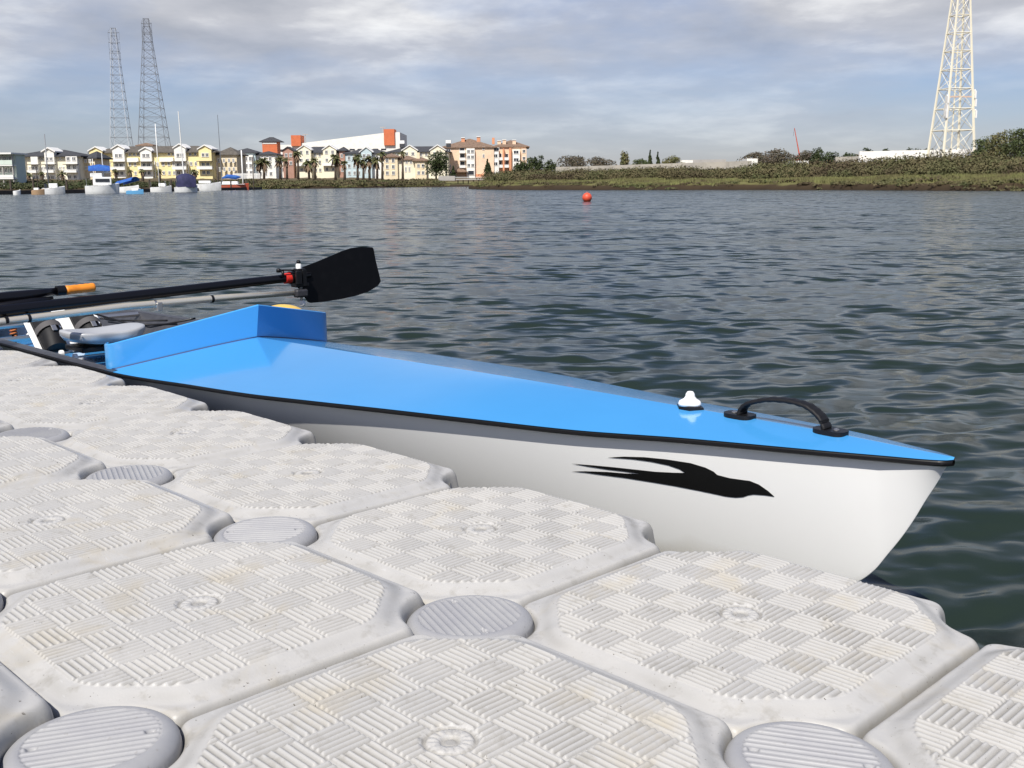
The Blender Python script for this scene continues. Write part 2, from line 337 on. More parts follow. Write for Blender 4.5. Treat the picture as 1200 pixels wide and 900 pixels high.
tree(600, 617, 187, 320, 'dark', 'dark tree hiding the right foot of the peach block')
tree(616, 626, 183, 340, 'green', 'upright green tree just right of the peach block')
tree(624, 637, 181, 330, 'dark', 'round dark green tree second to the right of the peach block')
tree(637, 652, 186, 320, 'dark', 'low dark green tree third to the right of the peach block')
tree(654, 690, 181, 330, 'bare', 'wide bare brown tree left of centre behind the right bank')
tree(688, 718, 183, 340, 'bare', 'smaller bare brown tree beside the wide bare one')
tree(727, 738, 176, 330, 'olive', 'slim yellow green tree standing alone behind the bank')
tree(741, 762, 185, 340, 'green', 'low spreading green tree left of the two pointed ones')
tree(757, 767, 177, 350, 'dark', 'taller of the two dark pointed trees behind the levee', cone=True)
tree(766, 776, 179, 350, 'dark', 'shorter of the two dark pointed trees behind the levee', cone=True)
tree(777, 801, 181, 330, 'olive', 'round yellow olive tree behind the levee')
tree(868, 902, 177, 420, 'bare', 'leftmost grey brown tree of the clump by the red crane')
tree(893, 930, 173, 400, 'bare', 'tall grey brown tree of the clump left of the red crane')
tree(922, 956, 175, 400, 'bare', 'grey brown tree right under the red crane')
tree(950, 968, 172, 330, 'dark', 'dark green tree right of the red crane')
tree(964, 985, 177, 330, 'dark', 'low dark tree second to the right of the red crane')
tree(982, 1006, 178, 330, 'dark', 'low dark tree at the left end of the long white wall')
for k, (a, b_) in enumerate(((1008, 1030), (1034, 1054), (1058, 1078), (1080, 1096), (1140, 1160))):
    tree(a, b_, 172+(k % 2), 420, 'dark', ['low dark tree top over the left end of the white wall', 'low dark tree top over the white wall, second from its left end', 'low dark tree top over the white wall, third from its left end', 'low dark tree top just left of the lattice tower foot', 'low dark tree top over the right end of the white wall'][k])
tree(1140, 1172, 158, 190, 'green', 'green tree between the lattice tower and the big olive tree')
tree(1156, 1200, 151, 180, 'olive', 'big olive brown tree at the right edge')
tree(1184, 1226, 146, 175, 'green', 'green tree cut by the right edge of the picture')
# palms
m_pskirt = mat('palm_skirt', (.23, .16, .10), .95, noise=[(2, (.14, .10, .065), .4, .6, 4)]); m_pleaf = leafmat('palm_frond', (.07, .085, .035), (.12, .11, .05), None, 1)
def palm(u, vtop, D, wpx, label, group='palms in front of the houses'):
    p = at(u, vtop, D); z0 = gz(p.x, p.y)-.1; H = p.z-z0; T = thing('palm_tree', label, 'palm', (p.x, p.y, z0), group=group)
    rad = wpx*D/F/2; g = np.random.default_rng(int(u*13)); mb = MB(); mb.tube([(0, 0, -.5), (.1, 0, H*.5), (0, .1, H-rad*.8)], [.38, .26, .24], 8); mb.build('trunk', m_bark, T, True)
    def fronds(n, el0, el1, rr_, m, nm):
        mb = MB()
        for k in range(n):
            a = g.random()*6.28; el = el0+(el1-el0)*g.random(); q = rr_*(.8+.35*g.random()); pts = []
            d = Vector((math.cos(a), math.sin(a), 0)); s_ = Vector((-d.y, d.x, 0))
            for i in range(5):
                f = i/4; pts.append(Vector((0, .1, H-rad*.85))+d*q*math.cos(el)*f+Vector((0, 0, q*(math.sin(el)*f-.55*f*f))))
            wv = [.10, .34, .38, .28, .04]
            P = [[pts[i]-s_*rad*wv[i]*.5+Vector((0, 0, -.1*rad)), pts[i], pts[i]+s_*rad*wv[i]*.5+Vector((0, 0, -.1*rad))] for i in range(5)]
            mb.grid(P)
        mb.build(nm, m, T)
    fronds(26, R(-10), R(75), rad*1.15, m_pleaf, 'fronds'); fronds(18, R(-70), R(-35), rad*.95, m_pskirt, 'dead_fronds')
PL = [(303, 184, 14), (308, 181, 17), (327, 180, 15), (335, 182, 12), (348, 174, 13), (361, 184, 16), (368, 182, 13), (392, 177, 17), (403, 186, 11), (418, 177, 16), (425, 184, 12), (432, 179, 17), (441, 181, 15), (447, 175, 12), (471, 175, 10)]
PN = ['leftmost palm, beside the blue houses', 'bushy palm below the orange stair tower', 'third palm from the left of the row', 'short fourth palm from the left of the row', 'tall slim palm below the left orange block of the garage', 'wide sixth palm of the row', 'seventh palm of the row', 'broad palm in front of the dark red house', 'short palm right of the dark red house', 'tall palm at the middle of the row, left of a pair', 'short palm in the close trio', 'broad brown skirted palm of the close trio', 'right palm of the close trio', 'slim palm below the blue gabled house', 'palm rising over the tan houses']
for (u, v, w_), lb in zip(PL, PN): palm(u, v, 290, w_, lb)
for (u, v, w_, lb) in ((135, 196, 9, 'small palm before the yellow row, below its second gable'), (152, 197, 8, 'small palm before the yellow row, right of the blue tarp'), (166, 196, 9, 'small palm at the middle of the yellow row'), (186, 196, 9, 'small palm before the yellow row, left of the navy boat cover'), (227, 196, 11, 'small palm before the yellow row, right of the navy boat cover'), (33, 200, 9, 'left small palm before the cream row'), (48, 199, 8, 'middle small palm before the cream row'), (72, 198, 11, 'right small palm before the cream row')):
    palm(u, v, 232 if u > 100 else 205, w_, lb, 'small palms before the terraces')

# ================================================================== BUILDINGS
m_glass = mat('window_glass', (.03, .035, .045), .12); m_white = mat('white_trim', (.80, .79, .75), .6)
def wallm(name, c): return mat(name, c, .85, noise=[(.6, tuple(x*.86 for x in c), .45, .7, 4)], bump=(8, .2, .02))
W_cream = wallm('cream_wall', (.84, .78, .60)); W_yellow = wallm('yellow_wall', (.84, .72, .38)); W_white = wallm('white_wall', (.85, .83, .76)); W_mint = wallm('mint_wall', (.60, .68, .60))
W_peach = wallm('peach_wall', (.82, .60, .42)); W_orange = wallm('orange_wall', (.62, .17, .07)); W_terra = wallm('terracotta_wall', (.66, .30, .16)); W_blue = wallm('blue_wall', (.50, .60, .62)); W_red = wallm('dark_red_wall', (.42, .24, .18)); W_tan = wallm('tan_wall', (.78, .66, .45)); W_grey = wallm('grey_wall', (.40, .38, .35))
def roofm(name, c): return mat(name, c, .9, noise=[(1.5, tuple(x*.6 for x in c), .4, .65, 4)], bump=(5, .5, .05))
R_dark = roofm('charcoal_roof', (.06, .062, .068)); R_brown = roofm('grey_brown_roof', (.13, .115, .095)); R_tile = roofm('tile_roof', (.24, .16, .11))
class Bld:
    """frame of a building: local x along the facade (metres), y into depth, z up; sized from the survey"""
    def __init__(s, name, label, u0, u1, vbase, D, rz=0, cat='building', skirt=4):
        s.D = D; s.k = D/F; s.u0 = u0; s.vb = vbase; s.p = at(u0, vbase, D); s.skirt = skirt
        s.T = thing(name, label, cat, s.p, rz); s.W = (u1-u0)*s.k; s.q = 1/math.cos(rz)
    def x(s, u): return (u-s.u0)*s.k*s.q
    def z(s, v): return (s.vb-v)*s.k
    def body(s, nm, m, u0, u1, vt, dep=10, y0=0, vb=None):
        z0 = -s.skirt if vb is None else s.z(vb); z1 = s.z(vt)
        return MB().box(((s.x(u0)+s.x(u1))/2, y0+dep/2, (z0+z1)/2), (s.x(u1)-s.x(u0), dep, z1-z0)).build(nm, m, s.T)
    def gable(s, m, u0, u1, ve, vt, dep=5, y0=0, over=.3, wm_=None):   # front-facing gable roof
        x0, x1, z0, z1 = s.x(u0), s.x(u1), s.z(ve), s.z(vt); xm = (x0+x1)/2
        if wm_: MB().add([(x0, y0+.04, z0), (x1, y0+.04, z0), (xm, y0+.04, z1), (x0, y0+dep, z0), (x1, y0+dep, z0), (xm, y0+dep, z1)], [(0, 1, 2), (3, 5, 4), (0, 3, 4, 1), (1, 4, 5, 2), (0, 2, 5, 3)]).build('gable', wm_, s.T)
        o = over; th_ = .28
        MB().add([(x0-o, y0-o, z0-o*.3), (xm, y0-o, z1+.05), (x1+o, y0-o, z0-o*.3), (x0-o, y0+dep, z0-o*.3), (xm, y0+dep, z1+.05), (x1+o, y0+dep, z0-o*.3)]+[(x0-o, y0-o, z0-o*.3+th_), (xm, y0-o, z1+.05+th_), (x1+o, y0-o, z0-o*.3+th_), (x0-o, y0+dep, z0-o*.3+th_), (xm, y0+dep, z1+.05+th_), (x1+o, y0+dep, z0-o*.3+th_)],
                 [(0, 1, 7, 6), (1, 2, 8, 7), (6, 7, 10, 9), (7, 8, 11, 10), (0, 3, 4, 1), (1, 4, 5, 2), (0, 6, 9, 3), (2, 5, 11, 8), (3, 9, 10, 4), (4, 10, 11, 5)]).build('gable_roof', m, s.T)
    def hip(s, m, u0, u1, ve, vt, dep, y0=0, over=.5, hipx=None, nm='roof'):
        x0, x1, z0, z1 = s.x(u0)-over, s.x(u1)+over, s.z(ve), s.z(vt); ya, yb = y0-over, y0+dep+over; h = (yb-ya)/2 if hipx is None else hipx; h = min(h, (x1-x0)/2-.05); ym = (ya+yb)/2
        MB().add([(x0, ya, z0), (x1, ya, z0), (x1, yb, z0), (x0, yb, z0), (x0+h, ym, z1), (x1-h, ym, z1), (x0, ya, z0-.25), (x1, ya, z0-.25), (x1, yb, z0-.25), (x0, yb, z0-.25)],
                 [(0, 1, 5, 4), (1, 2, 5), (2, 3, 4, 5), (3, 0, 4), (6, 7, 1, 0), (7, 8, 2, 1), (8, 9, 3, 2), (9, 6, 0, 3), (6, 9, 8, 7)]).build(nm, m, s.T)
    def win(s, u, v, wpx, hpx, y0=0, m=None, panes=2, frame=True):
        x, z, w_, h = s.x(u), s.z(v), wpx*s.k, hpx*s.k; mb = MB(); mb.box((x, y0, z), (w_, .10, h))
        if frame:
            f = .11
            for dz in (-h/2, h/2): mb.box((x, y0-.03, z+dz), (w_+.2, .16, f), mi=1)
            for dx in (-w_/2, w_/2): mb.box((x+dx, y0-.035, z), (f, .16, h-.12), mi=1)
            for q in range(1, panes): mb.box((x-w_/2+w_*q/panes, y0-.025, z), (.09, .14, h-.13), mi=1)
        return mb.build('window', [m or m_glass, m_white], s.T)
    def wins(s, us, vs, wpx, hpx, y0=0, **k):
        for v in vs:
            for u in us: s.win(u, v, wpx, hpx, y0, **k)
    def balc(s, u0, u1, v, hpx=3, y0=0, dep=1.4, m=None, posts=True):
        x0, x1, z = s.x(u0), s.x(u1), s.z(v); h = hpx*s.k; mb = MB(); mb.box(((x0+x1)/2, y0-dep/2, z), (x1-x0, dep, .22)); mb.box(((x0+x1)/2, y0-dep+.05, z+h/2), (x1-x0, .10, h-.23))
        mb.box(((x0+x1)/2, y0-dep+.05, z+h), (x1-x0+.1, .18, .12))
        for xx in (x0+.1, x1-.1): mb.box((xx, y0-dep/2-.1, z+h/2), (.12, dep-.24, h-.24))
        return mb.build('balcony', m or m_white, s.T)

# --- mint building at the left edge
B = Bld('waterfront_house', 'pale green waterfront house with open decks, cut by the left edge', -20, 17, 219, 165, skirt=3)
B.body('wall', W_mint, -20, 15, 182, 3.2, 1.6)
B.body('roof', m_white, -22, 17.5, 180.6, 5.6, -.5, vb=182.4)
B.body('upper_deck', m_white, -20, 16, 194.4, 1.5, 0, vb=195.6); B.body('upper_railing', W_mint, -20, 16, 189, .12, 0, vb=194.2)
B.body('lower_deck', m_white, -20, 16, 209, 1.5, 0, vb=210.4); B.body('lower_railing', m_white, -20, 16, 205.6, .12, 0, vb=208.8)
for u in (-8, 4, 15.5): B.body('post', W_grey, u-.6, u+.6, 183, .3, .15, vb=218.5)
B.wins((-4, 3, 9), (187, 200), 3.4, 5.5, 1.55); B.wins((-4, 5), (214,), 4, 4, 1.55)
# --- cream row
B = Bld('townhouse_row', 'cream three storey townhouse row with a charcoal roof', 18, 106, 211, 240)
B.body('wall', W_cream, 19, 93, 184, 10, .3); B.body('side_wing', W_tan, 93, 105, 186, 9, 3)
B.hip(R_dark, 18, 94, 184, 176.5, 10.6, 0); B.hip(R_dark, 93, 106, 186, 178, 9, 3, nm='wing_roof')
for (a, b_) in ((20, 31), (39, 47), (55, 66), (79, 92)):
    B.body('bay', W_white, a, b_, 185 if a not in (55,) else 180, 1.6, -.6)
B.gable(m_white, 53.5, 66.5, 179.8, 176, 5, -.6, wm_=W_white)
B.wins((23, 28), (188, 198, 208.5), 3.2, 3.6, -.62); B.wins((41, 45), (198, 208.5), 3, 3.6, -.62); B.wins((58, 62.5), (187.5, 198, 208.5), 3.2, 3.6, -.62); B.wins((82, 88.5), (187.5, 197.5, 208), 3.6, 3.8, -.62)
B.wins((43, 50), (187.5,), 3, 3, .27); B.wins((35, 50, 52.5, 70, 74), (198, 208.5), 2, 3.4, .27); B.wins((71,), (187,), 1.6, 3, .27); B.wins((96, 101), (190, 198), 2, 3.6, 2.27)
for a, b_ in ((37, 48), (54, 67), (78, 93)): B.balc(a, b_, 202.6, 2.4, -.6); B.body('awning', R_brown, a, b_, 193.6, 1.6, -2, vb=194.3)
# --- yellow row
B = Bld('townhouse_row', 'long yellow three storey townhouse row with white gables and a grey brown roof', 107, 273, 209, 285)
B.body('wall', W_yellow, 110, 248, 180, 11, .3); B.body('side_wing', W_tan, 248, 272, 183, 10, 3)
B.hip(R_brown, 108, 250, 180, 172.5, 11.6, 0); B.hip(R_brown, 247, 273, 183, 174, 10, 3, nm='wing_roof')
for (a, b_, vt, gt, mm) in ((108, 123, 178.5, 174.5, W_yellow), (134.5, 148, 176.5, 172.5, W_white), (166, 179, 179, 175.5, W_white), (205, 218, 176, 172, W_white), (233, 247.5, 177.5, 173.5, W_yellow)):
    B.body('bay', mm, a, b_, vt, 1.7, -.7); B.gable(m_white, a, b_, vt, gt, 6, -.7, wm_=mm); c = (a+b_)/2
    B.wins((c-2.2, c+2.2), (183.8,), 3.2, 4, -.72)
    B.wins((c-2.6, c+2.6), (194.6, 203.5), 3.4, 4, -.72); B.balc(a-1.5, b_+1.5, 199.5, 3, -.7); B.body('awning', R_brown, a-1.5, b_+1.5, 190.6, 1.7, -2.4, vb=191.3)
for u in (153, 158, 162.5, 198, 203, 222, 228): B.win(u, 182.5, 2.6, 3.2, .27)
for u in (128.5, 152, 158, 184, 190.5, 197, 202.5, 222.5, 228): B.win(u, 193.5, 2.4, 4, .27); B.win(u, 203.5, 2.4, 3.8, .27)
for a, b_ in ((150, 163), (187, 203)): B.body('porch_panel', W_white, a, b_, 186.3, .6, -.4, vb=191)
B.wins((252, 258, 264, 269), (190, 200), 2.2, 4.5, 2.27)
for u in (126, 145.5, 181, 219.5): B.body('downpipe', m_white, u-.4, u+.4, 190, .3, -.1)
# --- roof lantern of the row behind
B = Bld('roof_lantern', 'small brown roof lantern over the middle of the yellow row', 161, 178, 175, 340, skirt=9); B.body('wall', W_red, 163, 176, 170.5, 4); B.hip(R_tile, 161, 178, 170.5, 167.5, 4)
# --- blue and white houses
B = Bld('blue_house', 'blue grey and white house beside the yellow row, under the orange stair tower', 273, 322, 208, 320)
B.body('wall', W_blue, 274, 300, 180, 9, 0); B.body('wing', W_white, 300, 322, 182, 9, 1); B.hip(R_dark, 273, 301, 180, 174.5, 9); B.hip(R_dark, 300, 322, 182, 178, 9, 1, nm='wing_roof')
B.body('bay', W_white, 287, 298, 183, 1.5, -1); B.body('ground_floor', W_terra, 276, 288, 196, 1.5, -1)
B.wins((278, 283.5), (186, 192), 2.6, 4, -.02); B.wins((290, 295), (187, 195, 203), 2.8, 4.4, -1.02); B.wins((280, 285), (202,), 2.8, 4, -1.02); B.wins((304, 310, 316), (187, 196, 204), 2.8, 4, .98)
# --- orange stair tower
B = Bld('stair_tower', 'square orange stair tower with a dark pyramid roof', 306, 328, 185, 430, skirt=14); B.body('wall', W_orange, 308, 325, 167, 6); B.body('window_band', m_white, 308.5, 324.5, 167.5, .3, -.15, vb=169.5); B.hip(R_dark, 306, 328, 166.6, 161.5, 6)
# --- parking structure
B = Bld('parking_structure', 'long white parking structure rising to the right with two orange blocks', 318, 468, 185, 450, skirt=12)
x = B.x; z = B.z
pr = [(x(322), -12), (x(466), -12), (x(466), z(157.5)), (x(449), z(158)), (x(352), z(169)), (x(343), z(170.5)), (x(322), z(170.5))]
n = len(pr); MB().add([(a, 0, c) for a, c in pr]+[(a, 30, c) for a, c in pr], [tuple(range(n)), tuple(range(n, 2*n))[::-1]]+[(i, n+i, n+(i+1) % n, (i+1) % n) for i in range(n)]).build('wall', W_white, B.T)
B.body('stair_block', W_orange, 342, 353, 160, 8, -1, vb=172); B.body('stair_block', W_orange, 448, 460, 154, 8, -1, vb=172)
B.wins(range(330, 448, 9), (176.5,), 6, 1.8, -.02, frame=False)
for u, v in ((355, 158.5), (445, 151)): MB().tube([(B.x(u), 6, B.z(v+14)), (B.x(u), 6, B.z(v))], .14, 6).box((B.x(u), 6, B.z(v)), (2.2, .5, .3)).build('lamp_mast', W_grey, B.T)
# --- middle houses, cream with dark roofs and a red wing
B = Bld('gabled_apartments', 'cream gabled apartments with charcoal roofs behind the palms', 322, 404, 207, 340)
B.body('wall', W_cream, 346, 396, 180, 10, 1); B.body('wing', W_white, 322, 347, 184, 9, 2); B.hip(R_dark, 345, 398, 180, 173, 10, 1); B.hip(R_dark, 322, 347, 184, 180, 9, 2, nm='wing_roof')
B.body('bay', W_red, 333, 345, 179, 3, -1); B.gable(R_dark, 332, 346, 179, 174.5, 5, -1, wm_=W_red); B.body('bay', W_red, 397, 403.5, 178, 8, 0)
B.hip(R_dark, 396.5, 404, 178, 173.5, 8, 0, nm='bay_roof')
for a in (350, 379): B.body('bay', W_cream, a, a+15, 177.5, 2, -.8); B.gable(m_white, a, a+15, 177.5, 172.5, 6, -.8, wm_=W_cream)
B.wins((354, 361, 383, 390), (180, 189, 199), 2.8, 4, -.82); B.wins((369, 374), (183, 191, 200), 2.6, 4, .98); B.wins((337, 342), (183, 192), 2.6, 4, -1.02); B.wins((326, 331), (189, 199), 2.6, 4, 1.98); B.wins((400,), (184, 192, 200), 2.4, 4, -.02)
for a in (349, 378): B.balc(a, a+17, 195, 2.6, -.8)
# --- blue gabled
B = Bld('blue_gabled_house', 'pale blue gabled house with white trim right of the dark red wing', 404, 455, 207, 335)
B.body('wall', W_blue, 405, 430, 181, 9, 1); B.body('bay', W_blue, 424, 436, 180, 3, -1); B.gable(m_white, 423, 437, 180, 174.5, 6, -1, wm_=W_blue); B.body('wing', W_white, 436, 455, 180, 9, 1); B.hip(R_dark, 404, 455, 180.5, 175.5, 9, 1)
B.wins((427.5, 432.5), (184, 193, 201), 2.8, 4.2, -1.02); B.wins((409, 415, 420), (186, 195, 203), 2.6, 4, .98); B.wins((441, 448), (185, 194, 203), 2.8, 4.2, .98)
# --- cream with dark roof right
B = Bld('cream_apartments', 'cream apartments with a charcoal roof and two gables behind the round dark tree', 455, 526, 207, 350)
B.body('wall', W_cream, 456, 524, 179, 11, 1); B.hip(R_dark, 455, 525, 179, 172.5, 11, 1)
for a in (472, 504): B.body('bay', W_cream, a, a+17, 178, 1.6, -.6); B.gable(m_white, a, a+17, 178, 172.5, 6, -.6, wm_=W_cream)
B.wins((477, 484, 509, 516), (181.5,), 3, 3.4, -.62); B.wins((460, 466, 493, 499), (182.5,), 2.6, 3.2, .98)
for u in (470, 524): B.body('roof_vent', m_white, u-3, u+3, 166, 2, 4, vb=169.5); B.body('vent_base', R_dark, u-2.5, u+2.5, 169.5, 2, 4, vb=174)
# --- tan houses in front
B = Bld('tan_townhouses', 'tan townhouses with brown tiled hip roofs left of the round dark tree', 449, 500, 208, 315)
B.body('wall', W_tan, 450, 466, 184.5, 8, 0); B.body('wing', W_cream, 466, 486, 187.5, 8, 1); B.body('wing', W_tan, 486, 499, 189, 8, 0)
B.hip(R_tile, 448.5, 467, 184.5, 180.5, 8); B.hip(R_tile, 465, 487, 187.5, 183, 8, 1, nm='wing_roof'); B.hip(R_tile, 485, 500, 189, 185, 8, nm='wing_roof')
B.body('chimney', W_tan, 487.5, 491, 180, 1.5, 2, vb=188)
B.wins((454, 461), (189, 196, 203), 3, 4, -.02); B.wins((471, 475, 479), (199,), 1.8, 5, .98); B.wins((471, 476, 481), (191,), 2.4, 2.4, .98); B.wins((490, 495), (195, 203), 2.8, 3.6, -.02)
# --- peach block
B = Bld('apartment_block', 'peach four storey apartment block with a hipped tile roof and chimneys', 520, 618, 209, 360)
B.body('wall', W_peach, 521, 578, 174, 16, 1); B.body('wing', W_peach, 578, 615, 173.5, 18, 3)
B.hip(R_tile, 518, 580, 174, 163.5, 17, 1, hipx=9); B.hip(R_tile, 577, 617.5, 173.5, 165, 19, 3, nm='wing_roof', hipx=7)
B.body('base_course', W_terra, 545, 570, 204.5, .5, .6)
B.body('bay', W_white, 546.5, 556, 175.5, 1.4, -.2); B.body('bay', W_white, 575.5, 583.5, 175, 1.6, 1.5); B.body('pier', W_terra, 588, 590, 176, 1.6, 1.5); B.body('pier', W_terra, 595.5, 598, 175, 1.6, 1.5)
B.body('corner_bay', W_white, 599.5, 608, 177, 1.6, 1.5); B.body('corner_bay', W_peach, 609.5, 615.5, 176, 1.6, 1.5)
B.wins((526,), (178, 185, 195), 4, 3.6, .97); B.wins((541.5,), (176.8, 184, 192.5), 5.5, 5, .97, panes=1); B.wins((549, 553.5), (179, 185.2, 194.5), 3, 3.6, -.22); B.wins((566,), (175.5, 184), 2, 3.6, .97)
B.win(551.5, 203, 7, 5, -.25, panes=1); B.win(526, 203.5, 5, 4, .97)
B.wins((579.5,), (184, 193), 5, 3.8, 1.48); B.win(579.5, 176.5, 9, 3.4, 1.48, panes=3); B.wins((585.5,), (184, 192), 2.6, 5, 2.97, panes=1); B.wins((592.8,), (184, 192), 3.2, 5, 2.97, panes=1)
B.wins((603.5,), (180, 188.5), 5.5, 3.6, 1.48); B.wins((612.5,), (179, 187, 195), 3.2, 3.6, 1.48); B.wins((582, 592, 603), (204,), 6, 5, 2.97, panes=1)
for v in (180.5, 188.6, 197): B.balc(538.5, 545.5, v, 2.6, 1)
for v in (188.6, 197): B.balc(584, 595, v, 2.8, 3)
B.hip(R_tile, 533, 546, 201.5, 198, 2.5, -1.2, nm='porch_roof'); 
for u, v in ((542, 163), (560, 162), (584, 166.5), (590, 165.5), (601.5, 166)): B.body('chimney', W_terra if u < 570 else W_peach, u-2, u+2, v, 1.8, 6, vb=v+8); B.body('chimney_cap', m_white, u-2.4, u+2.4, v-.6, 2.2, 5.8, vb=v+.1)
B.body('chimney', W_terra, 575.5, 578.5, 162.5, 1.8, 9, vb=170)
# --- footbridge
B = Bld('footbridge', 'low grey footbridge on dark piles at the channel mouth', 514, 604, 214, 275, cat='bridge', skirt=3)
B.body('deck', W_grey, 516, 602, 209.8, 3, 0, vb=211.2); B.body('railing', m_white, 516, 602, 207.9, .12, 0, vb=208.4); B.body('abutment', W_grey, 514, 533, 206.6, 3, -.5, vb=211.8)
for u in range(536, 602, 6): B.body('pile', m_bark, u-.5, u+.5, 211.2, .4, 1.2)
# --- levee and far white roofs
m_conc = mat('pale_concrete', (.42, .39, .33), .9, noise=[(.3, (.33, .31, .27), .4, .65, 4)])
def longwall(name, label, u0, u1, v0t, v1t, vb, D, dep, m, cat='wall'):
    a, b_ = at(u0, v0t, D), at(u1, v1t, D); c = at(u0, vb, D); T = thing(name, label, cat, (a.x, a.y, c.z)); W = b_.x-a.x
    z0, z1 = a.z-c.z, b_.z-c.z
    MB().add([(0, 0, -4), (W, 0, -4), (W, 0, z1), (0, 0, z0), (0, dep, -4), (W, dep, -4), (W, dep, z1), (0, dep, z0)], [(0, 1, 2, 3), (4, 7, 6, 5), (0, 4, 5, 1), (1, 5, 6, 2), (2, 6, 7, 3), (3, 7, 4, 0)]).build('wall_panel', m, T)
    mb = MB(); k = int(W/6)
    for q in range(k+1): f = q/max(k, 1); mb.box((W*f, -.12, (z0*(1-f)+z1*f-4)/2), (.35, .2, z0*(1-f)+z1*f+4.05))
    mb.build('wall_posts', m, T); return T
longwall('sea_wall', 'long pale levee wall behind the scrub on the right bank', 690, 880, 194.6, 188.5, 198, 300, 1, m_conc)
longwall('sea_wall', 'short pale wall section left of the long levee wall', 652, 689, 195.6, 195, 199, 300, 1, m_conc)
longwall('warehouse', 'flat white warehouse roof over the levee wall', 797, 812, 187.6, 187.6, 191, 330, 10, W_white, 'building')
longwall('warehouse', 'long dark flat roofed shed over the levee wall', 811, 850, 187.2, 186.8, 190, 335, 10, W_grey, 'building')
longwall('warehouse', 'small white shed left of the grey brown tree clump', 876, 888, 185.8, 185.8, 190, 330, 8, W_white, 'building')
longwall('warehouse', 'little white roof in the scrub right of the tree clump', 936, 948, 188.4, 188.4, 192, 300, 6, W_white, 'building')
longwall('long_white_wall', 'long white wall behind the lattice tower foot', 1008, 1162, 177.5, 174, 184, 235, 1, mat('white_panel', (.86, .84, .78), .7))
longwall('sea_wall', 'tan wall section left of the long white wall', 980, 1009, 184, 183, 188, 240, 1, m_conc)
# --- crane
m_redp = mat('red_paint', (.55, .10, .06), .5); m_steel = mat('tower_steel', (.21, .22, .235), .5, .3); m_wsteel = mat('white_steel', (.78, .73, .58), .6)
p0 = at(938, 175, 480); p1 = at(931, 150, 480); T = thing('crane', 'thin red crane boom rising over the grey brown trees', 'crane', p0); d = p1-p0
MB().tube([(0, 0, -4), tuple(d)], [.32, .14], 6).build('boom', m_redp, T); MB().box((0, 0, -4), (4, 3, 2.2)).build('cab', m_redp, T); MB().tube([tuple(d), (d.x-.4, 0, d.z-3.5)], .08, 5).build('hook_cable', m_steel, T)
# --- lattice towers
def lattice(name, label, uc, vb, uct, vt, D, wb, wt, levels, leg, br, m, rz=.3, lo=None, arms=(), hor=None):
    a, c = at(uc, vb, D), at(uct, vt, D); H = c.z-a.z; T = thing(name, label, 'tower', a, rz); hb, ht = wb*D/F/2, wt*D/F/2
    def P(f, k): h = hb+(ht-hb)*f; s_ = ((-1, -1), (1, -1), (1, 1), (-1, 1))[k % 4]; return Vector((s_[0]*h, s_[1]*h, f*H))
    fs = [1-(1-q/levels)**1.35*1.0 if False else (q/levels)**.85 for q in range(levels+1)]
    m1 = lo or m
    for k in range(4): mb = MB(); mb.tube([P(-4/H, k), P(.5, k)], [leg, leg*.8], 5); mb.tube([P(.5, k), P(1, k)], [leg*.8, leg*.55], 5, cap=True); mb.build('leg', m1 if k in (0, 1, 3) else m, T)
    mb = MB(); mh = mb
    for q in range(levels):
        for k in range(4):
            mb.tube([P(fs[q], k), P(fs[q+1], k+1)], br, 4); mb.tube([P(fs[q], k+1), P(fs[q+1], k)], br, 4); mh.tube([P(fs[q+1], k), P(fs[q+1], k+1)], br*1.7, 4)
    mb.build('cross_bracing', m, T)
    for (f, wpx) in arms:
        h = wpx*D/F/2; z_ = f*H; mb = MB(); hh = (hb+(ht-hb)*f)
        for y in (-hh, hh): mb.tube([(-h, y*.3, z_), (-hh, y, z_-.1), (hh, y, z_-.1), (h, y*.3, z_)], br*1.4, 4); mb.tube([(-h, 0, z_), (-hh, y, z_+2)], br, 4); mb.tube([(h, 0, z_), (hh, y, z_+2)], br, 4)
        for sg in (-1, 1): mb.tube([(sg*h, 0, z_), (sg*h, 0, z_-3.2)], br*1.2, 4)
        mb.build('cross_arm', m, T)
    return T, H
lattice('lattice_tower', 'taller dark grey lattice tower behind the yellow row', 181.5, 176, 170.5, 22, 470, 31, 5, 15, .14, .045, m_steel, .12, arms=((.965, 11), (.90, 11), (.83, 11)))
lattice('lattice_tower', 'shorter pale lattice tower left of the dark grey one', 143, 176, 138.5, 33, 500, 21, 4.5, 14, .12, .04, m_steel, .1, lo=mat('pale_steel', (.62, .64, .66), .5), arms=((.965, 12), (.885, 12), (.80, 12)))
T, H = lattice('lattice_tower', 'large white lattice tower with antennas, cut by the top of the picture', 1114, 184, 1131, -62, 232, 37, 7, 11, .29, .06, m_wsteel, .10)
kk = 232/F; hb = 37*kk/2
for f, s_ in ((.205, -1), (.235, -1), (.275, -1), (.205, 1), (.26, 1), (.30, 1)):
    h = hb+(7*kk/2-hb)*f; mb = MB()
    for q in (-.45, 0, .45): mb.box((s_*(h+.35), -h+q*.9, f*H+(.3 if q == 0 else 0)), (.32, .34, 1.5))
    mb.tube([(s_*h, -h, f*H), (s_*(h+.4), -h, f*H)], .09, 5); mb.build('antenna_panel', m_white, T)
h = hb*.72; MB().box((0, -h, .29*H), (2*h+.2, .25, .3)).build('platform_beam', mat('tan_beam', (.60, .44, .34), .7), T)
MB().tube([(0, 0, -3), (0, 0, H*.55)], .16, 6).build('cable_riser', m_wsteel, T)

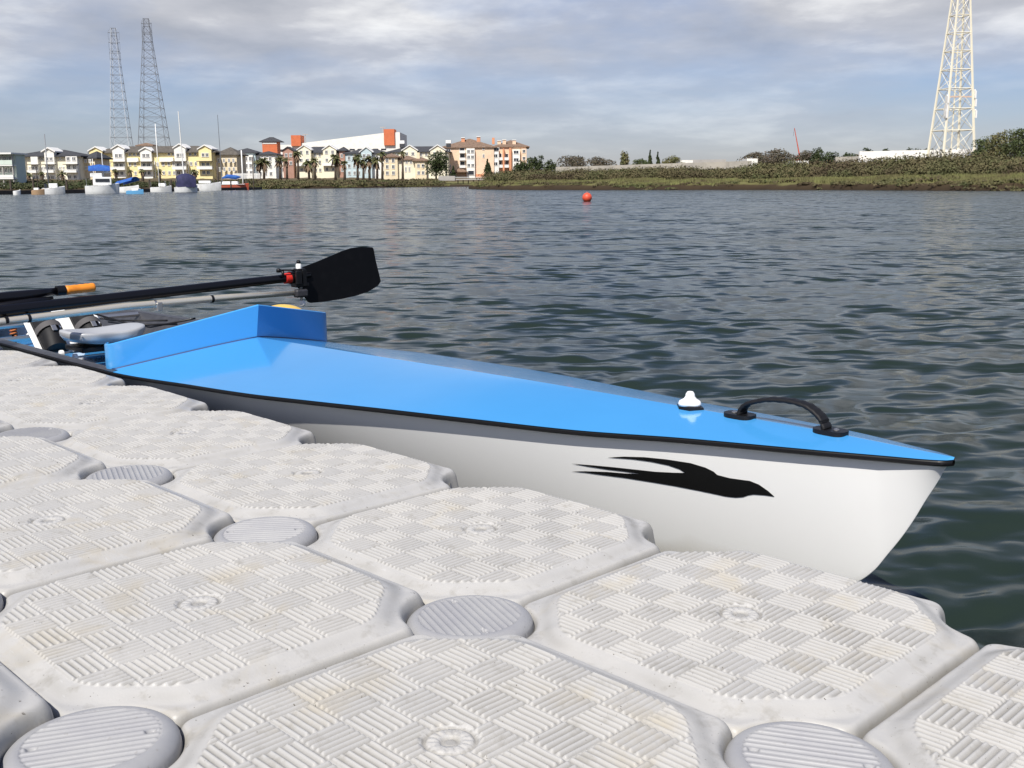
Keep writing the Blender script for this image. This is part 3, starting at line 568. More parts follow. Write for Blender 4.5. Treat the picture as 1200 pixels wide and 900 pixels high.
# ================================================================== MARINA
m_gel = mat('white_gelcoat', (.88, .88, .85), .25, spec=.5, noise=[(.8, (.70, .70, .66), .5, .7, 3)]); m_bluec = mat('blue_canvas', (.03, .13, .40), .8, noise=[(2, (.015, .08, .36), .4, .6, 3)]); m_navy = mat('navy_canvas', (.015, .018, .06), .8, noise=[(2, (.03, .03, .09), .4, .6, 3)])
m_redh = mat('red_hull_paint', (.50, .085, .04), .35, noise=[(1, (.42, .12, .07), .4, .6, 3)]); m_alu = mat('aluminium', (.62, .60, .56), .32, .9); m_wood = mat('dark_wood', (.10, .075, .055), .9, noise=[(2, (.06, .05, .04), .4, .6, 3)]); m_cyan = mat('light_blue_paint', (.12, .35, .60), .4)
def hullmesh(Lh, Bh, Hh, m, T, sheer=.3, nm='hull', mi2=None):
    P = []
    for k in range(13):
        f = k/12; x_ = -Lh/2+Lh*f; w_ = Bh/2*(1-max(0, (f-.35)/.65)**2.2)*(.86+.14*min(1, f/.3)); zt = Hh*(.85+sheer*f*f); row = []
        for q in range(9):
            a = (q-4)/4; y_ = w_*math.copysign(abs(a)**.15, a)*(1 if abs(a) < 1 else 1); z_ = -.35+(zt+.35)*abs(a)**1.8; row.append((x_+(abs(a)*.10*Hh if f > .9 else 0), y_, z_))
        P.append(row)
    mb = MB(); mb.grid(P); mb.add([(x_, y_, z_) for x_, y_, z_ in P[0]], [tuple(range(9))]); mb.grid([[(r_[0][0], r_[0][1], r_[0][2]-.03), (r_[4][0], 0, r_[0][2]+.05), (r_[8][0], r_[8][1], r_[8][2]-.03)] for r_ in P])
    return mb.build(nm, m, T, angle=50)
BG = 'boats moored at the marina floats'
def boat(name, label, u, v, wpx, Bh, Hh, rz, m=m_gel, cat='boat', beamon=False, D=None):
    d = ray(u, v); D = D or CAMZ/(-d[2])*d[1] if D is None else D
    p = at(u, v, D); p.z = 0
    Lh = wpx*D/F/max(.25, abs(math.cos(rz))) if not beamon else Bh*2.6
    T = thing(name, label, cat, p, rz, BG); hullmesh(Lh, Bh, Hh, m, T); return T, Lh, D/F
# cabin cruiser, seen three quarter from astern
T, Ln, k = boat('cabin_cruiser', 'white cabin cruiser with a bright blue canopy over its flybridge', 120, 227, 34, 2.6, 1.0, .35)
MB().box((.1, 0, 1.4), (2.0, 1.9, .95)).build('cabin', m_gel, T, bevel=.1); MB().box((.12, -.97, 1.5), (1.5, .06, .35)).build('cabin_window', m_glass, T); MB().box((-.5, 0, 2.1), (1.3, 1.6, .5)).build('flybridge', m_gel, T, bevel=.1)
P = [[(-1.3+2.3*i/8, .95*math.cos(a), 2.55+.75*math.sin(a)*(1-.25*abs(i-4)/4)) for a in [math.pi*q/10 for q in range(11)]] for i in range(9)]
MB().grid(P).build('canopy', m_bluec, T, smooth=True); MB().tube([(.25, 0, 1.8), (.25, 0, 4.6)], .05).build('mast', m_white, T); MB().add([(.3, -.02, 3.3), (1.0, -.02, 2.3), (.3, -.02, 2.3), (.3, .02, 3.3), (1.0, .02, 2.3), (.3, .02, 2.3)], [(0, 1, 2), (3, 5, 4), (0, 3, 4, 1)]).build('white_flap', m_white, T)
MB().tube([(-1.6, 1.0, 1.6), (-1.6, -1.0, 1.6), (-1.6, -1.0, .9)], .04).build('rail', m_alu, T)
T, Ln, k = boat('motorboat', 'small white motorboat seen end on, left of the cabin cruiser', 63, 227.5, 21, 1.5, .75, .5); MB().box((0, 0, .95), (.9, .9, .5)).build('cockpit_cover', m_gel, T, bevel=.1); MB().box((-.8, 0, .8), (.3, .4, .7)).build('outboard', m_glass, T, bevel=.05)
T, Ln, k = boat('dinghy', 'tiny cream dinghy by the pale green house', 20, 228.5, 7, .7, .45, .3); MB().box((-.1, 0, .35), (.15, .6, .05)).build('thwart', m_wood, T)
T, Ln, k = boat('small_sailboat', 'little tan sailboat with a dark mast before the cream row', 45, 228, 13, .9, .5, .2, mat('tan_hull', (.42, .28, .16), .5)); MB().tube([(0, 0, .3), (0, 0, 3.2)], .035).build('mast', m_wood, T); MB().box((-.15, 0, .6), (.5, .5, .25)).build('cabin', m_gel, T, bevel=.05)
T, Ln, k = boat('motorboat', 'white motorboat under a blue tarp right of the cabin cruiser', 150, 225.5, 28, 1.9, .8, -.3)
P = [[(-1.3+2.6*i/8, .9*math.cos(a), 1.0+i*.07+.5*math.sin(a)) for a in [math.pi*q/8 for q in range(9)]] for i in range(9)]; MB().grid(P).build('tarp', m_bluec, T, smooth=True)
T, Ln, k = boat('rowing_dinghy', 'small light blue and white boat lying right of the blue tarp', 159, 227.3, 19, .9, .38, -.2, m_cyan); MB().box((.1, 0, .45), (.8, .6, .3)).build('cover', m_white, T, bevel=.08)
T, Ln, k = boat('motorboat', 'white open boat with a windshield and rails, left of the navy cover', 189, 225, 22, 1.9, .7, .2); MB().box((.2, 0, .95), (.9, 1.0, .45)).build('console', m_gel, T, bevel=.08); MB().box((.55, 0, 1.3), (.06, 1.0, .35)).build('windshield', m_glass, T)
for x_ in (-1.2, 0, 1.2): MB().tube([(x_, -.8, .7), (x_, -.8, 1.3)], .03).build('stanchion', m_alu, T)
T, Ln, k = boat('covered_boat', 'white boat under a domed navy blue cover', 218.5, 225.2, 22, 2.0, .75, .45)
P = [[(-1.15+2.3*i/8, 1.0*math.cos(a)*(1-.12*abs(i-4)/4), .62+1.75*math.sin(a)**.8*(1-.22*((i-4)/4)**2)) for a in [math.pi*q/12 for q in range(13)]] for i in range(9)]
mb = MB().grid(P); mb.add(P[0], [tuple(range(13))]); mb.add(P[-1], [tuple(range(13))]); mb.build('cover', m_navy, T, smooth=True); MB().box((-1.17, 0, 1.5), (.04, .3, .5)).build('clear_panel', m_alu, T)
T, Ln, k = boat('sailboat', 'white sailboat hull with a tall white mast, between navy cover and red hull', 243, 223.5, 30, 2.2, 1.15, .15); MB().box((-.3, 0, 1.35), (1.8, 1.2, .4)).build('cabin', m_gel, T, bevel=.1)
MB().tube([(-3.5, .5, .8), (-3.75, .5, 12.2)], [.12, .07]).build('mast', m_white, T)
T, Ln, k = boat('sailboat', 'orange red hulled sailboat with a furled blue sail', 272, 222.7, 37, 2.2, .95, .1, m_redh); hullo = T
MB().box((-.2, 0, 1.2), (2.6, 1.3, .5)).build('cabin', m_gel, T, bevel=.12); MB().tube([(-1.6, 0, .9), (-1.75, 0, 12.6)], [.07, .04]).build('mast', m_steel, T)
MB().tube([(-1.6, 0, 2.0), (-.6, 0, 2.3), (.8, 0, 2.15), (1.6, 0, 2.2)], [.12, .38, .36, .08], 10).build('furled_sail', m_bluec, T, smooth=True); MB().box((0, 0, .98), (4.6, 1.9, .06)).build('deck', m_gel, T)
# posts, masts behind and the floats
T = None
def post(u, v0, v1, D, r_, m, name, label, cat):
    a = at(u, v1, D); c = at(u, v0, D); o = MB().tube([(0, 0, -2), (0, 0, c.z-a.z)], [r_, r_*.8], 7).build(name, m, None, smooth=True); o.location = a; tag(o, label, cat, 'poles and masts along the marina'); return o
post(57.5, 157, 222, 150, .08, m_steel, 'mast', 'thin dark mast over the cream row', 'mast'); post(187, 145, 222, 175, .07, m_white, 'mast', 'thin white mast left of the tall white mast', 'mast')
post(297.5, 184, 221, 180, .10, m_wood, 'mooring_post', 'wooden pole on the float right of the red hull', 'post'); post(285, 176, 219, 210, .14, m_white, 'mast', 'short pale mast behind the red hull', 'mast'); post(256, 190, 219, 205, .22, m_wood, 'mooring_pile', 'thick wooden pile between the white and red hulls', 'post'); post(111, 186, 222, 150, .05, m_white, 'mast', 'thin pale pole at the cabin cruiser', 'mast')
T = thing('marina_float', 'low dark floating walkway behind the moored boats', 'dock', (0, 0, 0)); mb = MB(); m2 = MB()
Q = [at(-30, 222, 122), at(60, 222, 134), at(160, 222, 150), at(240, 222, 176), at(302, 222, 194)]
for a, c in zip(Q, Q[1:]):
    a = Vector((a.x, a.y, .22)); c = Vector((c.x, c.y, .22)); d = c-a; an = math.atan2(d.y, d.x); mb.box((a+c)/2, (d.length+.3, 1.6, .45), an)
    for f in (.2, .5, .8): q = a+d*f; m2.tube([(q.x, q.y-.9, -1), (q.x, q.y-.9, 1.7)], .13, 6)
mb.build('walkway', m_wood, T); m2.build('pilings', m_wood, T)
# shore railing pieces / low white fence by the blue houses
B = Bld('picket_fence', 'low white fence below the palms right of the blue houses', 288, 352, 208, 262, cat='fence', skirt=1.2)
mb = MB()
for q in range(33): mb.box((B.x(274+q*.95), 0, .35), (.12, .08, 1.3))
mb.box((B.x(289), .05, .75), (B.x(305)-B.x(273), .05, .12)); mb.build('pickets', m_white, B.T)
# --- buoy
pb = at(688, 235.5, 1); d = ray(688, 235.8); D = CAMZ/(-d[2])*d[1]; pb = at(688, 235.8, D); rb = 6*D/F*.93
T = thing('buoy', 'round orange red buoy floating in mid channel', 'buoy', (pb.x, pb.y, 0)); mo = mat('buoy_orange', (.70, .09, .04), .5, noise=[(3, (.55, .07, .04), .45, .7, 4)])
MB().lathe((0, 0, rb*.75), [(max(.01, rb*math.sin(a)), -rb*math.cos(a)) for a in [math.pi*q/16 for q in range(17)]]).build('float_ball', mo, T, smooth=True)
MB().tube([(0, 0, rb*1.7), (0, 0, rb*1.9)], .04).lathe((0, 0, rb*1.92), [(.03, -.02), (.06, 0), (.03, .02)], 10).build('lifting_eye', m_alu, T)

# ================================================================== DOCK
NB = 330; half = .2485
gx = np.linspace(-half, half, NB); PX_, PY_ = np.meshgrid(gx, gx)
def sstep(x, a, b): q = np.clip((x-a)/(b-a), 0, 1); return q*q*(3-2*q)
def block_height(px, py):
    ax, ay = np.abs(px), np.abs(py)
    e = np.minimum(half-ax, half-ay)
    cr_ = np.hypot(.25-ax, .25-ay)-.0835                       # round bite for the locking cap
    k = .016; hsm = np.clip(.5+.5*(cr_-e)/k, 0, 1); d = cr_*(1-hsm)+e*hsm-k*hsm*(1-hsm)
    # plateau edge
    pe = np.minimum(.213-ax, .213-ay); pc = (.213+.126-(ax+ay))*.7071; k2 = .02; h2 = np.clip(.5+.5*(pc-pe)/k2, 0, 1); pd = pc*(1-h2)+pe*h2-k2*h2*(1-h2)
    z = -.010*(1-sstep(pd, -.026, .004))
    Rr = .011; q = np.clip(d, 0, Rr); z = z-(Rr-np.sqrt(np.maximum(Rr**2-(Rr-q)**2, 0)))*1.25
    z = z-np.clip(-d, 0, .02)*7-.004*np.exp(-(np.clip(d, 0, 1)/.004)**2)
    # ribs: 8 x 8 parquet
    ts = .426/8; tx = (px+.213)/ts; ty = (py+.213)/ts; ix = np.floor(tx); iy = np.floor(ty); fx = tx-ix; fy = ty-iy
    par = (ix+iy) % 2 == 0; u = np.where(par, fx, fy); v = np.where(par, fy, fx)
    rib = .5+.5*np.cos((u*6-.5)*2*np.pi); rib = rib
    rib *= sstep(v, .0, .05)*sstep(1-v, .0, .05)
    rad = np.hypot(px, py); rib *= sstep(rad, .029, .032)*sstep(pd, .001, .004)
    z = z+.0034*rib
    # centre bung
    z = z-.0022*((rad > .024) & (rad < .0275))+.0012*((rad > .0135) & (rad < .0215))-.0030*((rad < .0105))+.001*((rad < .006))
    sc_ = (rad > .0135) & (rad < .0215); z = z-.0012*(sc_ & (np.cos(np.arctan2(py, px)*14) > .5))
    global GROOVE
    inside = sstep(pd, .001, .004)*(rad > .031); GROOVE = inside*(1-rib)**1.5*sstep(v, .0, .05)*sstep(1-v, .0, .05)+.8*np.exp(-(np.clip(d, 0, 1)/.006)**2)+.55*np.exp(-((pd+.012)/.008)**2)*vnoise(px*25+9, py*25+4, 6)+.8*((rad > .0235) & (rad < .028))+.7*(rad < .0105)  # dirt plus painted shade: darkens rib grooves, seams and bung recess
    z = z+.0006*(vnoise(px*70+30, py*70+30, 2)-.5)
    return z
m_block = bpy.data.materials.new('float_plastic'); m_block.use_nodes = True; t = m_block.node_tree; b = t.nodes['Principled BSDF']; b.inputs['Roughness'].default_value = .42; b.inputs['Specular IOR Level'].default_value = .4
tcn = t.nodes.new('ShaderNodeTexCoord'); oi = t.nodes.new('ShaderNodeObjectInfo'); va = t.nodes.new('ShaderNodeVectorMath'); va.operation = 'ADD'; t.links.new(tcn.outputs['Object'], va.inputs[0])
cmb = t.nodes.new('ShaderNodeCombineXYZ'); mm_ = t.nodes.new('ShaderNodeMath'); mm_.operation = 'MULTIPLY'; mm_.inputs[1].default_value = 37; t.links.new(oi.outputs['Random'], mm_.inputs[0]); t.links.new(mm_.outputs[0], cmb.inputs[0]); t.links.new(mm_.outputs[0], cmb.inputs[2]); t.links.new(cmb.outputs[0], va.inputs[1])
def chain(prev, scale, lo, hi, col, det=5, stretch=None, dist=0, mx_=1.0):
    n = t.nodes.new('ShaderNodeTexNoise'); n.inputs['Scale'].default_value = scale; n.inputs['Detail'].default_value = det; n.inputs['Roughness'].default_value = .62; n.inputs['Distortion'].default_value = dist
    if stretch: mp_ = t.nodes.new('ShaderNodeMapping'); mp_.inputs['Scale'].default_value = stretch; t.links.new(va.outputs[0], mp_.inputs[0]); t.links.new(mp_.outputs[0], n.inputs['Vector'])
    else: t.links.new(va.outputs[0], n.inputs['Vector'])
    r_ = t.nodes.new('ShaderNodeMapRange'); r_.inputs['From Min'].default_value = lo; r_.inputs['From Max'].default_value = hi; r_.inputs['To Max'].default_value = mx_; t.links.new(n.outputs['Fac'], r_.inputs[0])
    x = t.nodes.new('ShaderNodeMix'); x.data_type = 'RGBA'; t.links.new(r_.outputs[0], x.inputs['Factor']); x.inputs['B'].default_value = (*col, 1)
    if isinstance(prev, tuple): x.inputs['A'].default_value = (*prev, 1)
    else: t.links.new(prev, x.inputs['A'])
    return x.outputs['Result'], n
BLK = (.465, .455, .43)
c_, _ = chain(BLK, 5, .42, .7, (.43, .425, .41)); c_, _ = chain(c_, 9, .56, .72, (.42, .36, .24), 6, dist=.6, mx_=.42); c_, _ = chain(c_, 38, .56, .72, (.30, .285, .25), 6, mx_=.6); c_, _ = chain(c_, 200, .70, .77, (.08, .065, .045), 2); c_, n5 = chain(c_, 30, .66, .74, (.54, .54, .53), 3, stretch=(1, 9, 1), mx_=.6)
at_ = t.nodes.new('ShaderNodeAttribute'); at_.attribute_name = 'grime_shade'; gn = t.nodes.new('ShaderNodeTexNoise'); gn.inputs['Scale'].default_value = 7; gn.inputs['Detail'].default_value = 5; t.links.new(va.outputs[0], gn.inputs['Vector'])  # groove dirt and rib shade, both mixed into the base colour
gr = t.nodes.new('ShaderNodeMapRange'); gr.inputs['From Min'].default_value = .3; gr.inputs['From Max'].default_value = .7; gr.inputs['To Min'].default_value = .25; gr.inputs['To Max'].default_value = .75; t.links.new(gn.outputs['Fac'], gr.inputs[0])
gm = t.nodes.new('ShaderNodeMath'); gm.operation = 'MULTIPLY'; t.links.new(at_.outputs['Fac'], gm.inputs[0]); t.links.new(gr.outputs[0], gm.inputs[1]); gx_ = t.nodes.new('ShaderNodeMix'); gx_.data_type = 'RGBA'; t.links.new(gm.outputs[0], gx_.inputs['Factor']); t.links.new(c_, gx_.inputs['A']); gx_.inputs['B'].default_value = (.17, .16, .135, 1); t.links.new(gx_.outputs['Result'], b.inputs['Base Color'])
nb = t.nodes.new('ShaderNodeTexNoise'); nb.inputs['Scale'].default_value = 260; nb.inputs['Detail'].default_value = 5; t.links.new(va.outputs[0], nb.inputs['Vector']); bp = t.nodes.new('ShaderNodeBump'); bp.inputs['Strength'].default_value = .35; bp.inputs['Distance'].default_value = .0006
t.links.new(nb.outputs['Fac'], bp.inputs['Height']); t.links.new(bp.outputs[0], b.inputs['Normal'])
ZB = block_height(PX_, PY_)
Vb = np.stack([PX_, PY_, ZB], -1).reshape(-1, 3); Fb = gridfaces(NB, NB)[:, ::1]
# side skirt and tank below, chamfered at the corners
ch = .10; h_ = .246; oct_ = [(-h_+ch, -h_), (h_-ch, -h_), (h_, -h_+ch), (h_, h_-ch), (h_-ch, h_), (-h_+ch, h_), (-h_, h_-ch), (-h_, -h_+ch)]
base = len(Vb); nV = [(x, y, z) for z in (-.03, -.40) for x, y in oct_]; Fs = np.array([(base+i, base+(i+1) % 8, base+8+(i+1) % 8, base+8+i) for i in range(8)])
Vb = np.concatenate([Vb, np.array(nV)]); Fb = np.concatenate([Fb, Fs])
rotz = math.atan2(A2.y, A2.x)
def sag(i, j): return .0001*i-.0167*j-.0002*i*i-.0012*i*j+.0025*j*j
slots = []
BL = {(-1, 0): 'float block under the bird emblem, its corner nearest the bow', (0, 0): 'float block beside the hull, just left of the one under the bow', (1, 0): 'third float block along the hull from the bow', (2, 0): 'fourth float block along the hull from the bow',
      (3, 0): 'fifth float block along the hull counted from the bow', (4, 0): 'sixth float block along the hull from the bow', (5, 0): 'seventh float block along the hull counted from the bow', (6, 0): 'eighth float block along the hull, a sliver at the left edge', (-2, 0): 'float block cut by the bottom right corner, nearest the open water',
      (-1, -1): 'front centre float block cut by the bottom edge', (0, -1): 'large float block in the front left, between three round caps', (1, -1): 'float block at the left edge behind the large front left one', (2, -1): 'float block at the left edge, second behind the large front left one', (3, -1): 'float block sliver at the left edge behind the leftmost round cap',
      (0, -2): 'float block sliver in the bottom left corner beside the biggest round cap', (-2, -1): 'float block sliver at the bottom edge between cap and bottom right block'}
first = None
for (i, j), lb in BL.items():
    if first is None:
        o = npmesh('float_block', Vb, Fb, m_block); first = o; ga = o.data.attributes.new('grime_shade', 'FLOAT', 'POINT'); ga.data.foreach_set('value', np.concatenate([np.clip(GROOVE, 0, 1).ravel(), np.zeros(16)]).astype(np.float32))
    else: o = first.copy(); COL.objects.link(o)
    c = dock(i+.5, j+.5, sag(i+.5, j+.5)); o.location = c; o.rotation_euler = (random.uniform(-.006, .006), random.uniform(-.006, .006), rotz+random.choice((0, math.pi/2, math.pi)))
    tag(o, 'pale grey ribbed '+lb, 'dock block', 'float blocks of the dock')
# locking caps
m_cap = mat('cap_plastic', (.31, .31, .318), .42, noise=[(12, (.36, .36, .355), .4, .7, 5), (90, (.25, .24, .23), .64, .74, 4)], bump=(180, .3, .0005))
NC = 150; cg = np.linspace(-.087, .087, NC); cxg, cyg = np.meshgrid(cg, cg); cr2 = np.hypot(cxg, cyg)
def cap_height(x, y):
    r_ = np.hypot(x, y); z = np.zeros_like(r_); q = np.clip(r_-.068, 0, .016); z -= .016-np.sqrt(np.maximum(.016**2-q**2, 0)); z -= np.clip(r_-.0835, 0, .01)*5
    s_ = y/.0098; rb_ = np.clip(.5+.5*np.cos(s_*2*np.pi), 0, 1)**3.5; lim = np.sqrt(np.maximum(.067**2-y**2, 0)); rb_ *= sstep(lim-np.abs(x), 0, .004)
    z += .0026*rb_-.0012*(r_ < .066)
    for sx_ in (-.055, .055): d = np.hypot(x-sx_, y*1.6); z -= .004*(1-sstep(d, .004, .007))
    return z
Vc = np.stack([cxg, cyg, cap_height(cxg, cyg)], -1).reshape(-1, 3); Fc_ = gridfaces(NC, NC); keep = (np.hypot(Vc[:, 0], Vc[:, 1]) < .0862)[Fc_].all(1); Fc_ = Fc_[keep]
CL = {(0, 0): (1.98, 'round grey locking cap in the middle of the front, between four blocks'), (1, 0): (.05, 'round grey locking cap second up the row, split by a thin crack'), (2, 0): (2.0, 'round grey locking cap third up the row, tilted slightly'), (3, 0): (1.2, 'round grey locking cap at the left edge, far end of the row'), (-1, 0): (-.25, 'round grey locking cap cut by the bottom edge on the right'),
      (0, -1): (.3, 'large worn locking cap in the bottom left corner'), (1, -1): (.2, 'dark sliver of a locking cap at the left edge')}
fc = None
for (i, j), (ra, lb) in CL.items():
    if fc is None: o = npmesh('locking_cap', Vc, Fc_, m_cap); fc = o
    else: o = fc.copy(); COL.objects.link(o)
    o.location = dock(i, j, sag(i, j)-.0146+.006); o.rotation_euler = (random.uniform(-.03, .03), random.uniform(-.03, .03), ra); tag(o, lb, 'dock cap', 'locking caps between the dock blocks')

# ================================================================== ROWING BOAT   local: x = -s (s metres aft of the bow), y = t across (+ = far side), z above water
BT = thing('rowing_boat', 'white rowing boat with a bright blue deck and bird emblem, lying alongside the dock', 'rowing boat', M=BOATM)
WF = pchip([0, .003, .01, .03, .1, .22, .47, .72, .97, 1.22, 1.47, 1.72, 1.97, 2.4, 3, 3.5, 4.5, 5.5, 6.1, 6.3], [.004, .011, .018, .029, .052, .09, .150, .210, .260, .307, .350, .385, .405, .420, .430, .430, .40, .24, .08, .01])
ZG = pchip([0, .22, .47, .72, .97, 1.22, 1.47, 1.72, 1.97, 2.5, 3.5, 4.5, 6.3], [.062, .057, .048, .035, .028, .021, .012, .002, -.006, -.026, -.028, -.035, -.04])
ZR = pchip([0, .3, .6, 1.0, 1.6, 2.32, 2.6], [.066, .072, .072, .071, .064, .055, .05])
KL = pchip([.006, .0109, .027, .047, .066, .086, .113, .137, .170, .205, .28, .45, .8, 1.5, 5, 6.0, 6.3], [.060, .052, .017, -.022, -.062, -.099, -.142, -.179, -.212, -.236, -.272, -.320, -.37, -.39, -.39, -.30, -.0])
PW = pchip([0, .15, .4, .8, 1.5, 3, 6.3], [1.0, .86, .70, .64, .62, .60, .60])
OVER = .016
def deckz(s, t_):
    w_ = WF(s); return DT+ZG(s)+(ZR(np.minimum(s, 2.6))-ZG(s))*(1-np.minimum(abs(t_)/w_, 1)**1.12)
def hullhalf(s, z):          # z above water
    s = np.maximum(s, .0075); k = KL(s)+DT; g = DT+ZG(s)-.009; e = np.clip((z-k)/np.maximum(g-k, 1e-4), 0, 1); return np.maximum(WF(s)-OVER*np.clip(s/.12, .15, 1), 0)*e**PW(s)
m_hull = mat('hull_gelcoat', (.90, .90, .875), .22, spec=.5, noise=[(1.4, (.85, .85, .82), .5, .75, 4)])
th_ = m_hull.node_tree; bb_ = th_.nodes['Principled BSDF']      # scum line near the water
ge = th_.nodes.new('ShaderNodeNewGeometry'); sp_ = th_.nodes.new('ShaderNodeSeparateXYZ'); th_.links.new(ge.outputs['Position'], sp_.inputs[0]); nz_ = th_.nodes.new('ShaderNodeTexNoise'); nz_.inputs['Scale'].default_value = 6; nz_.inputs['Detail'].default_value = 6; th_.links.new(ge.outputs['Position'], nz_.inputs['Vector'])
ma = th_.nodes.new('ShaderNodeMath'); ma.operation = 'MULTIPLY_ADD'; th_.links.new(nz_.outputs['Fac'], ma.inputs[0]); ma.inputs[1].default_value = -.10; th_.links.new(sp_.outputs[2], ma.inputs[2]); mr_ = th_.nodes.new('ShaderNodeMapRange'); mr_.inputs['From Min'].default_value = .0; mr_.inputs['From Max'].default_value = .10; mr_.inputs['To Min'].default_value = .75; mr_.inputs['To Max'].default_value = 0; th_.links.new(ma.outputs[0], mr_.inputs[0])
mxh = th_.nodes.new('ShaderNodeMix'); mxh.data_type = 'RGBA'; src_ = bb_.inputs['Base Color'].links[0].from_socket; th_.links.new(mr_.outputs[0], mxh.inputs['Factor']); th_.links.new(src_, mxh.inputs['A']); mxh.inputs['B'].default_value = (.42, .36, .24, 1); th_.links.new(mxh.outputs['Result'], bb_.inputs['Base Color'])
m_deck = mat('blue_gelcoat', (.062, .31, .66), .13, spec=.5, coat=.3, noise=[(2.0, (.057, .295, .63), .45, .7, 4)], bump=(5, .04, .01)); m_blk = mat('black_trim', (.006, .006, .007), .42, spec=.35); m_blkm = mat('black_matt', (.009, .009, .010), .6, spec=.3, bump=(60, .3, .001)); m_carb = mat('dark_grey_laminate', (.035, .035, .04), .38, noise=[(30, (.05, .05, .055), .4, .6, 3)])
S = np.concatenate([np.linspace(.0075, .3, 60), np.linspace(.32, 6.3, 120)]); nq = 25; P = []
for s in S:
    row = []; k = float(KL(s))+DT; g = DT+float(ZG(s))-.009
    for q in range(-nq, nq+1): e_ = (abs(q)/nq)**1.4; z = k+(g-k)*e_; y = float(hullhalf(s, z)); row.append((-s, math.copysign(y, q) if q else 0, z))
    P.append(row)
MB().grid(P).build('hull', m_hull, BT, smooth=True)
# black rubbing strip round the sheer, deck on top of it
S2 = np.concatenate([np.linspace(0, .12, 20), np.linspace(.14, 6.3, 130)])
mb = MB()
for sg in (1, -1):
    P = []
    for s in S2:
        w_ = float(WF(s)); g = DT+float(ZG(s)); wi = max(w_-.03, 0)
        ring = [(wi, -.0098), (w_-.002, -.0098), (w_+.001, -.0072), (w_+.001, -.002), (w_-.001, 0), (wi, 0)]
        P.append([(-s-.001, sg*a, g+c-.001) for a, c in ring])
    mb.grid(P, closed=True)
mb.build('rub_rail', m_blk, BT, angle=40)
VS = .468; AP = 2.316
P = []
nr = 110
for r_ in range(nr+1):
    f = (r_/nr)**1.25; row = []
    for q in range(-20, 21):
        qq = q/20; s = f*(AP+.015+VS*abs(qq)*.417); w_ = float(WF(s)); t_ = qq*w_; row.append((-s, t_, float(deckz(s, t_))+.001))
    P.append(row)
mb = MB().grid(P); 
o = mb.build('foredeck', m_deck, BT, angle=9)
# side decks, cockpit, aft deck
for sg in (1, -1):
    P = [[(-s, sg*(.385+(float(WF(s))-.385)*q/3), DT+float(ZG(s))+.0015+.004*math.sin(math.pi*q/3)) for q in range(4)] for s in np.linspace(2.47, 4.9, 40)]
    MB().grid(P).build('side_deck', m_carb, BT, smooth=True)
    P = [[(-s, sg*.385, DT+float(ZG(s))+.001), (-s, sg*.340, DT-.09), (-s, sg*.235, DT-.21)] for s in np.linspace(2.40, 4.9, 20)]
    MB().grid(P).build('cockpit_side', m_carb, BT)
mb = MB(); mb.add([(-2.3, -.24, DT-.203), (-4.9, -.24, DT-.203), (-4.9, .24, DT-.203), (-2.3, .24, DT-.203)], [(0, 1, 2, 3)]); mb.build('cockpit_floor', m_deck, BT)
# blue moulded bench under the slide and side lockers
MB().box((-3.4, 0, DT-.175), (1.9, .20, .05)).build('seat_deck', m_deck, BT, bevel=.012)
P = [[(-s, q/10*float(WF(s)), DT+float(ZG(s))+.002+.02*(1-abs(q/10)**1.3)) for q in range(-10, 11)] for s in np.linspace(4.9, 6.3, 30)]
MB().grid(P).add([p for p in P[0]], [tuple(range(21))]).build('aft_deck', m_deck, BT, angle=20)
# splash coaming
def coam(sg):
    pts = [(AP, 0), (AP+.004, .02), (AP+.02, .045)]; pts = [(AP+.0, 0.0)]
    for q in range(1, 15): t_ = .40*q/14; pts.append((AP+VS*t_, t_))
    pts += [(AP+.197, .408), (AP+.212, .410), (AP+.232, .404), (AP+.246, .390)]
    return [(s, sg*t_) for s, t_ in pts]
path = coam(1)[::-1]+coam(-1)[1:]
endz = {1: .086, -1: .058}
P = []
for k, (s, t_) in enumerate(path):
    f = min(abs(t_)/.41, 1); sg = 1 if t_ >= 0 else -1
    zb = DT+float(deckz(min(s, 2.5), max(-.41, min(.41, t_)))-DT)-.004; zt = DT+.165+(endz[sg]-.165)*f
    if s > AP+.2: zt -= (s-AP-.2)*.12
    a = path[max(k-1, 0)]; c = path[min(k+1, len(path)-1)]; d = Vector((c[0]-a[0], c[1]-a[1])).normalized(); nrm = Vector((d.y, -d.x)); 
    if nrm.x > 0: nrm = -nrm
    if abs(t_) > .405 or s > AP+.21: nrm = Vector((d.y, -d.x)); nrm = nrm if nrm.y*t_ > 0 else -nrm
    ft = -.022*(1-f)
    th2 = .0075; o_ = nrm*th2*.5
    P.append([(-(s+ft*0+o_.x), t_+o_.y, zb), (-(s+ft+o_.x), t_+o_.y, zt-.003), (-(s+ft), t_, zt), (-(s+ft-o_.x), t_-o_.y, zt-.003), (-(s-o_.x), t_-o_.y, zb)])
MB().grid(P).add([tuple(p) for p in P[0]], [tuple(range(5))]).add([tuple(p) for p in P[-1]], [tuple(range(5))]).build('splash_coaming', m_deck, BT, angle=25)
m_seal = mat('dark_blue_sealant', (.008, .03, .12), .5)
mb = MB(); mb.tube([(-(s-.006), t_*.995, float(deckz(min(s, 2.5), max(-.41, min(.41, t_))))+.0012) for s, t_ in path if s < AP+.2], .0032, 6); mb.build('coaming_seam', m_seal, BT, smooth=True)
